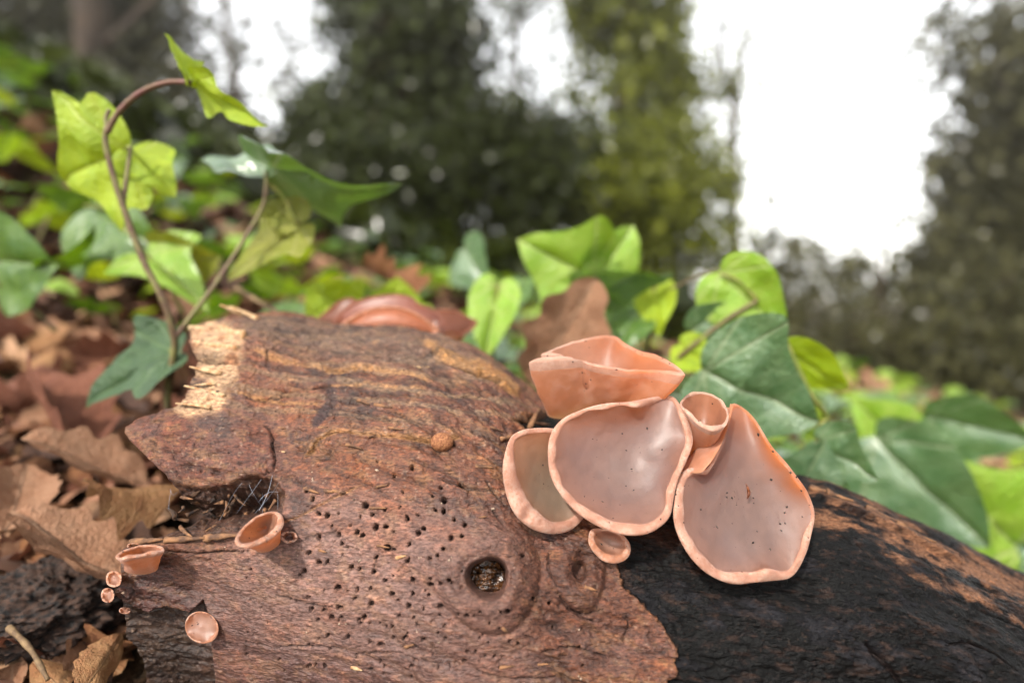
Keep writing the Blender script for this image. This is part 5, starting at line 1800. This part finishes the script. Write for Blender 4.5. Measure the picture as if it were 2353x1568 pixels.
tree('leaning_tree', 'dark bushy tree closing the view beyond the vivid green leaf', 'tree', 2400, 4.0, .2,
     [(10800, pxell(2420, 330, 190, 420, 4.0, .7)), (2100, pxell(2270, 470, 110, 260, 4.1, .5)), (1260, pxell(2230, 620, 120, 130, 4.0, .4)), (390, pxell(2200, 120, 90, 120, 4.1, .4))], F_VEILED,
     [([(2400, 500, 0), (2330, 300, -.1), (2280, 120, -.1)], .05, .015)], seed=4, lsize=BIG, clump=.12)
tree('brown_trunk_tree', 'shadowy tree with a bare brown trunk rising above the ivy bank', 'tree', 250, 4.6, .16,
     [(7200, pxell(80, 60, 220, 190, 5.0, .6)), (3000, pxell(340, 40, 110, 170, 5.2, .5)), (4500, pxell(330, 270, 260, 110, 4.9, .6))], F_BROWN,
     [([(250, 100, 0), (330, 20, 0), (420, -60, 0)], .04, .02)], seed=5, lsize=BIG, clump=.12)
tree('far_tree', 'far thin-crowned tree filling the gap left of the broad trunk with speckled light', 'tree', 560, 7.5, .07,
     [(600, pxell(580, 90, 120, 170, 7.5, .8)), (2400, pxell(590, 370, 120, 80, 7.2, .6))], F_BROWN, seed=6, lsize=(.06, .1))
tree('far_tree', 'far tree glimpsed in the speckled gap between the two ivy-clad trunks', 'tree', 1190, 7.5, .06,
     [(780, pxell(1190, 60, 110, 150, 7.5, .8)), (4500, pxell(1180, 350, 160, 110, 7.2, .6))], F_DARK, seed=7, lsize=(.06, .1))
for k, (lab, px_, Y, n, v_, mt) in enumerate([
        ('dense dark shrub at the foot of the broad ivy-clad trunk', 860, 3.4, 9240, (860, 470, 220, 190, .5), F_DARK),
        ('dense dark shrub filling the space below the speckled gap', 1200, 3.6, 11440, (1190, 430, 240, 200, .5), F_DARK),
        ('dusky green shrub at the foot of the slender ivy-clad tree', 1520, 3.5, 7920, (1500, 490, 190, 190, .5), F_GREEN),
        ('airy shrub with glints of light below the white sky gap', 1760, 3.8, 2200, (1790, 720, 190, 180, .5), F_VEILED),
        ('low brown-green shrub behind the bluish ivy leaves', 2020, 3.2, 5060, (2010, 880, 260, 240, .5), F_VEILED),
        ('low shrub at the foot of the dark bushy tree', 2300, 3.0, 5280, (2330, 840, 240, 270, .5), F_VEILED),
        ('dark shrub on top of the ivy bank left of the trunks', 560, 3.6, 4840, (540, 420, 200, 110, .5), F_DARK),
        ('dark shrub on the bank under the bare brown trunk', 180, 3.4, 5720, (150, 300, 240, 150, .5), F_BROWN)]):
    a_, b_, c_, d_, e_ = v_
    tree('shrub', lab, 'shrub', px_, Y, .02, [(n, pxell(a_, b_, c_, d_, Y, e_))], mt, seed=20 + k, htop=.7, lsize=(.03, .058), clump=.08)

tree('shrub', 'lacy half-bare shrub sprinkled with sky light along the foot of the white gap', 'shrub', 1960, 4.3, .02,
     [(420, pxell(1930, 640, 230, 80, 4.3, .5)), (300, pxell(2180, 560, 150, 170, 4.4, .4)), (160, pxell(1720, 560, 80, 130, 4.3, .4))], F_VEILED,
     [([(1960, 800, 0), (1930, 680, 0), (1890, 600, 0)], .012, .004), ([(1960, 800, 0), (2020, 680, 0), (2060, 610, 0)], .012, .004)], seed=41, htop=.5, lsize=(.06, .1), clump=.10)
# low ivy spread over the farther ground, too fine to count
r_ = np.random.default_rng(5)
n = 9500
yy = r_.uniform(1.2, 4.2, n)
xx = r_.uniform(-1.8, 0.35, n) * yy
pts = np.stack([xx, yy, ground_z(xx, yy) + r_.uniform(0, .14, n)], -1)
v, f = leaves_cloud(pts, 9, .05, .09)
me = mesh_np('ground_ivy', v, f, False)
me.materials.append(F_DARK)
tag(link('ground_ivy', me), 'low ivy spread over the woodland floor behind', 'ivy', kind='stuff')

# ------------------------------------------------------------------ added scattering volume, spreads sky glow like a lens veil
hz = 46.0
zb_, zt_ = -3.4, 6.5
hv = np.array([[x_, y_, z_] for z_ in (zb_, zt_) for y_ in (-hz, hz) for x_ in (-hz, hz)])
hf = np.array([[0, 2, 3, 1], [4, 5, 7, 6], [0, 1, 5, 4], [2, 6, 7, 3], [0, 4, 6, 2], [1, 3, 7, 5]])
hm = mesh_np('glow_haze', hv, hf, False)
m, ns, ls, out = new_mat('glow_scatter')
pv_ = ns.new('ShaderNodeVolumePrincipled')
pv_.inputs['Color'].default_value = (1.0, 0.93, 0.78, 1)
pv_.inputs['Density'].default_value = 0.013
pv_.inputs['Anisotropy'].default_value = 0.85
ls.new(pv_.outputs[0], out.inputs['Volume'])
hm.materials.append(m)
tag(link('glow_haze', hm), 'thin added haze', 'glow_haze', kind='stuff')
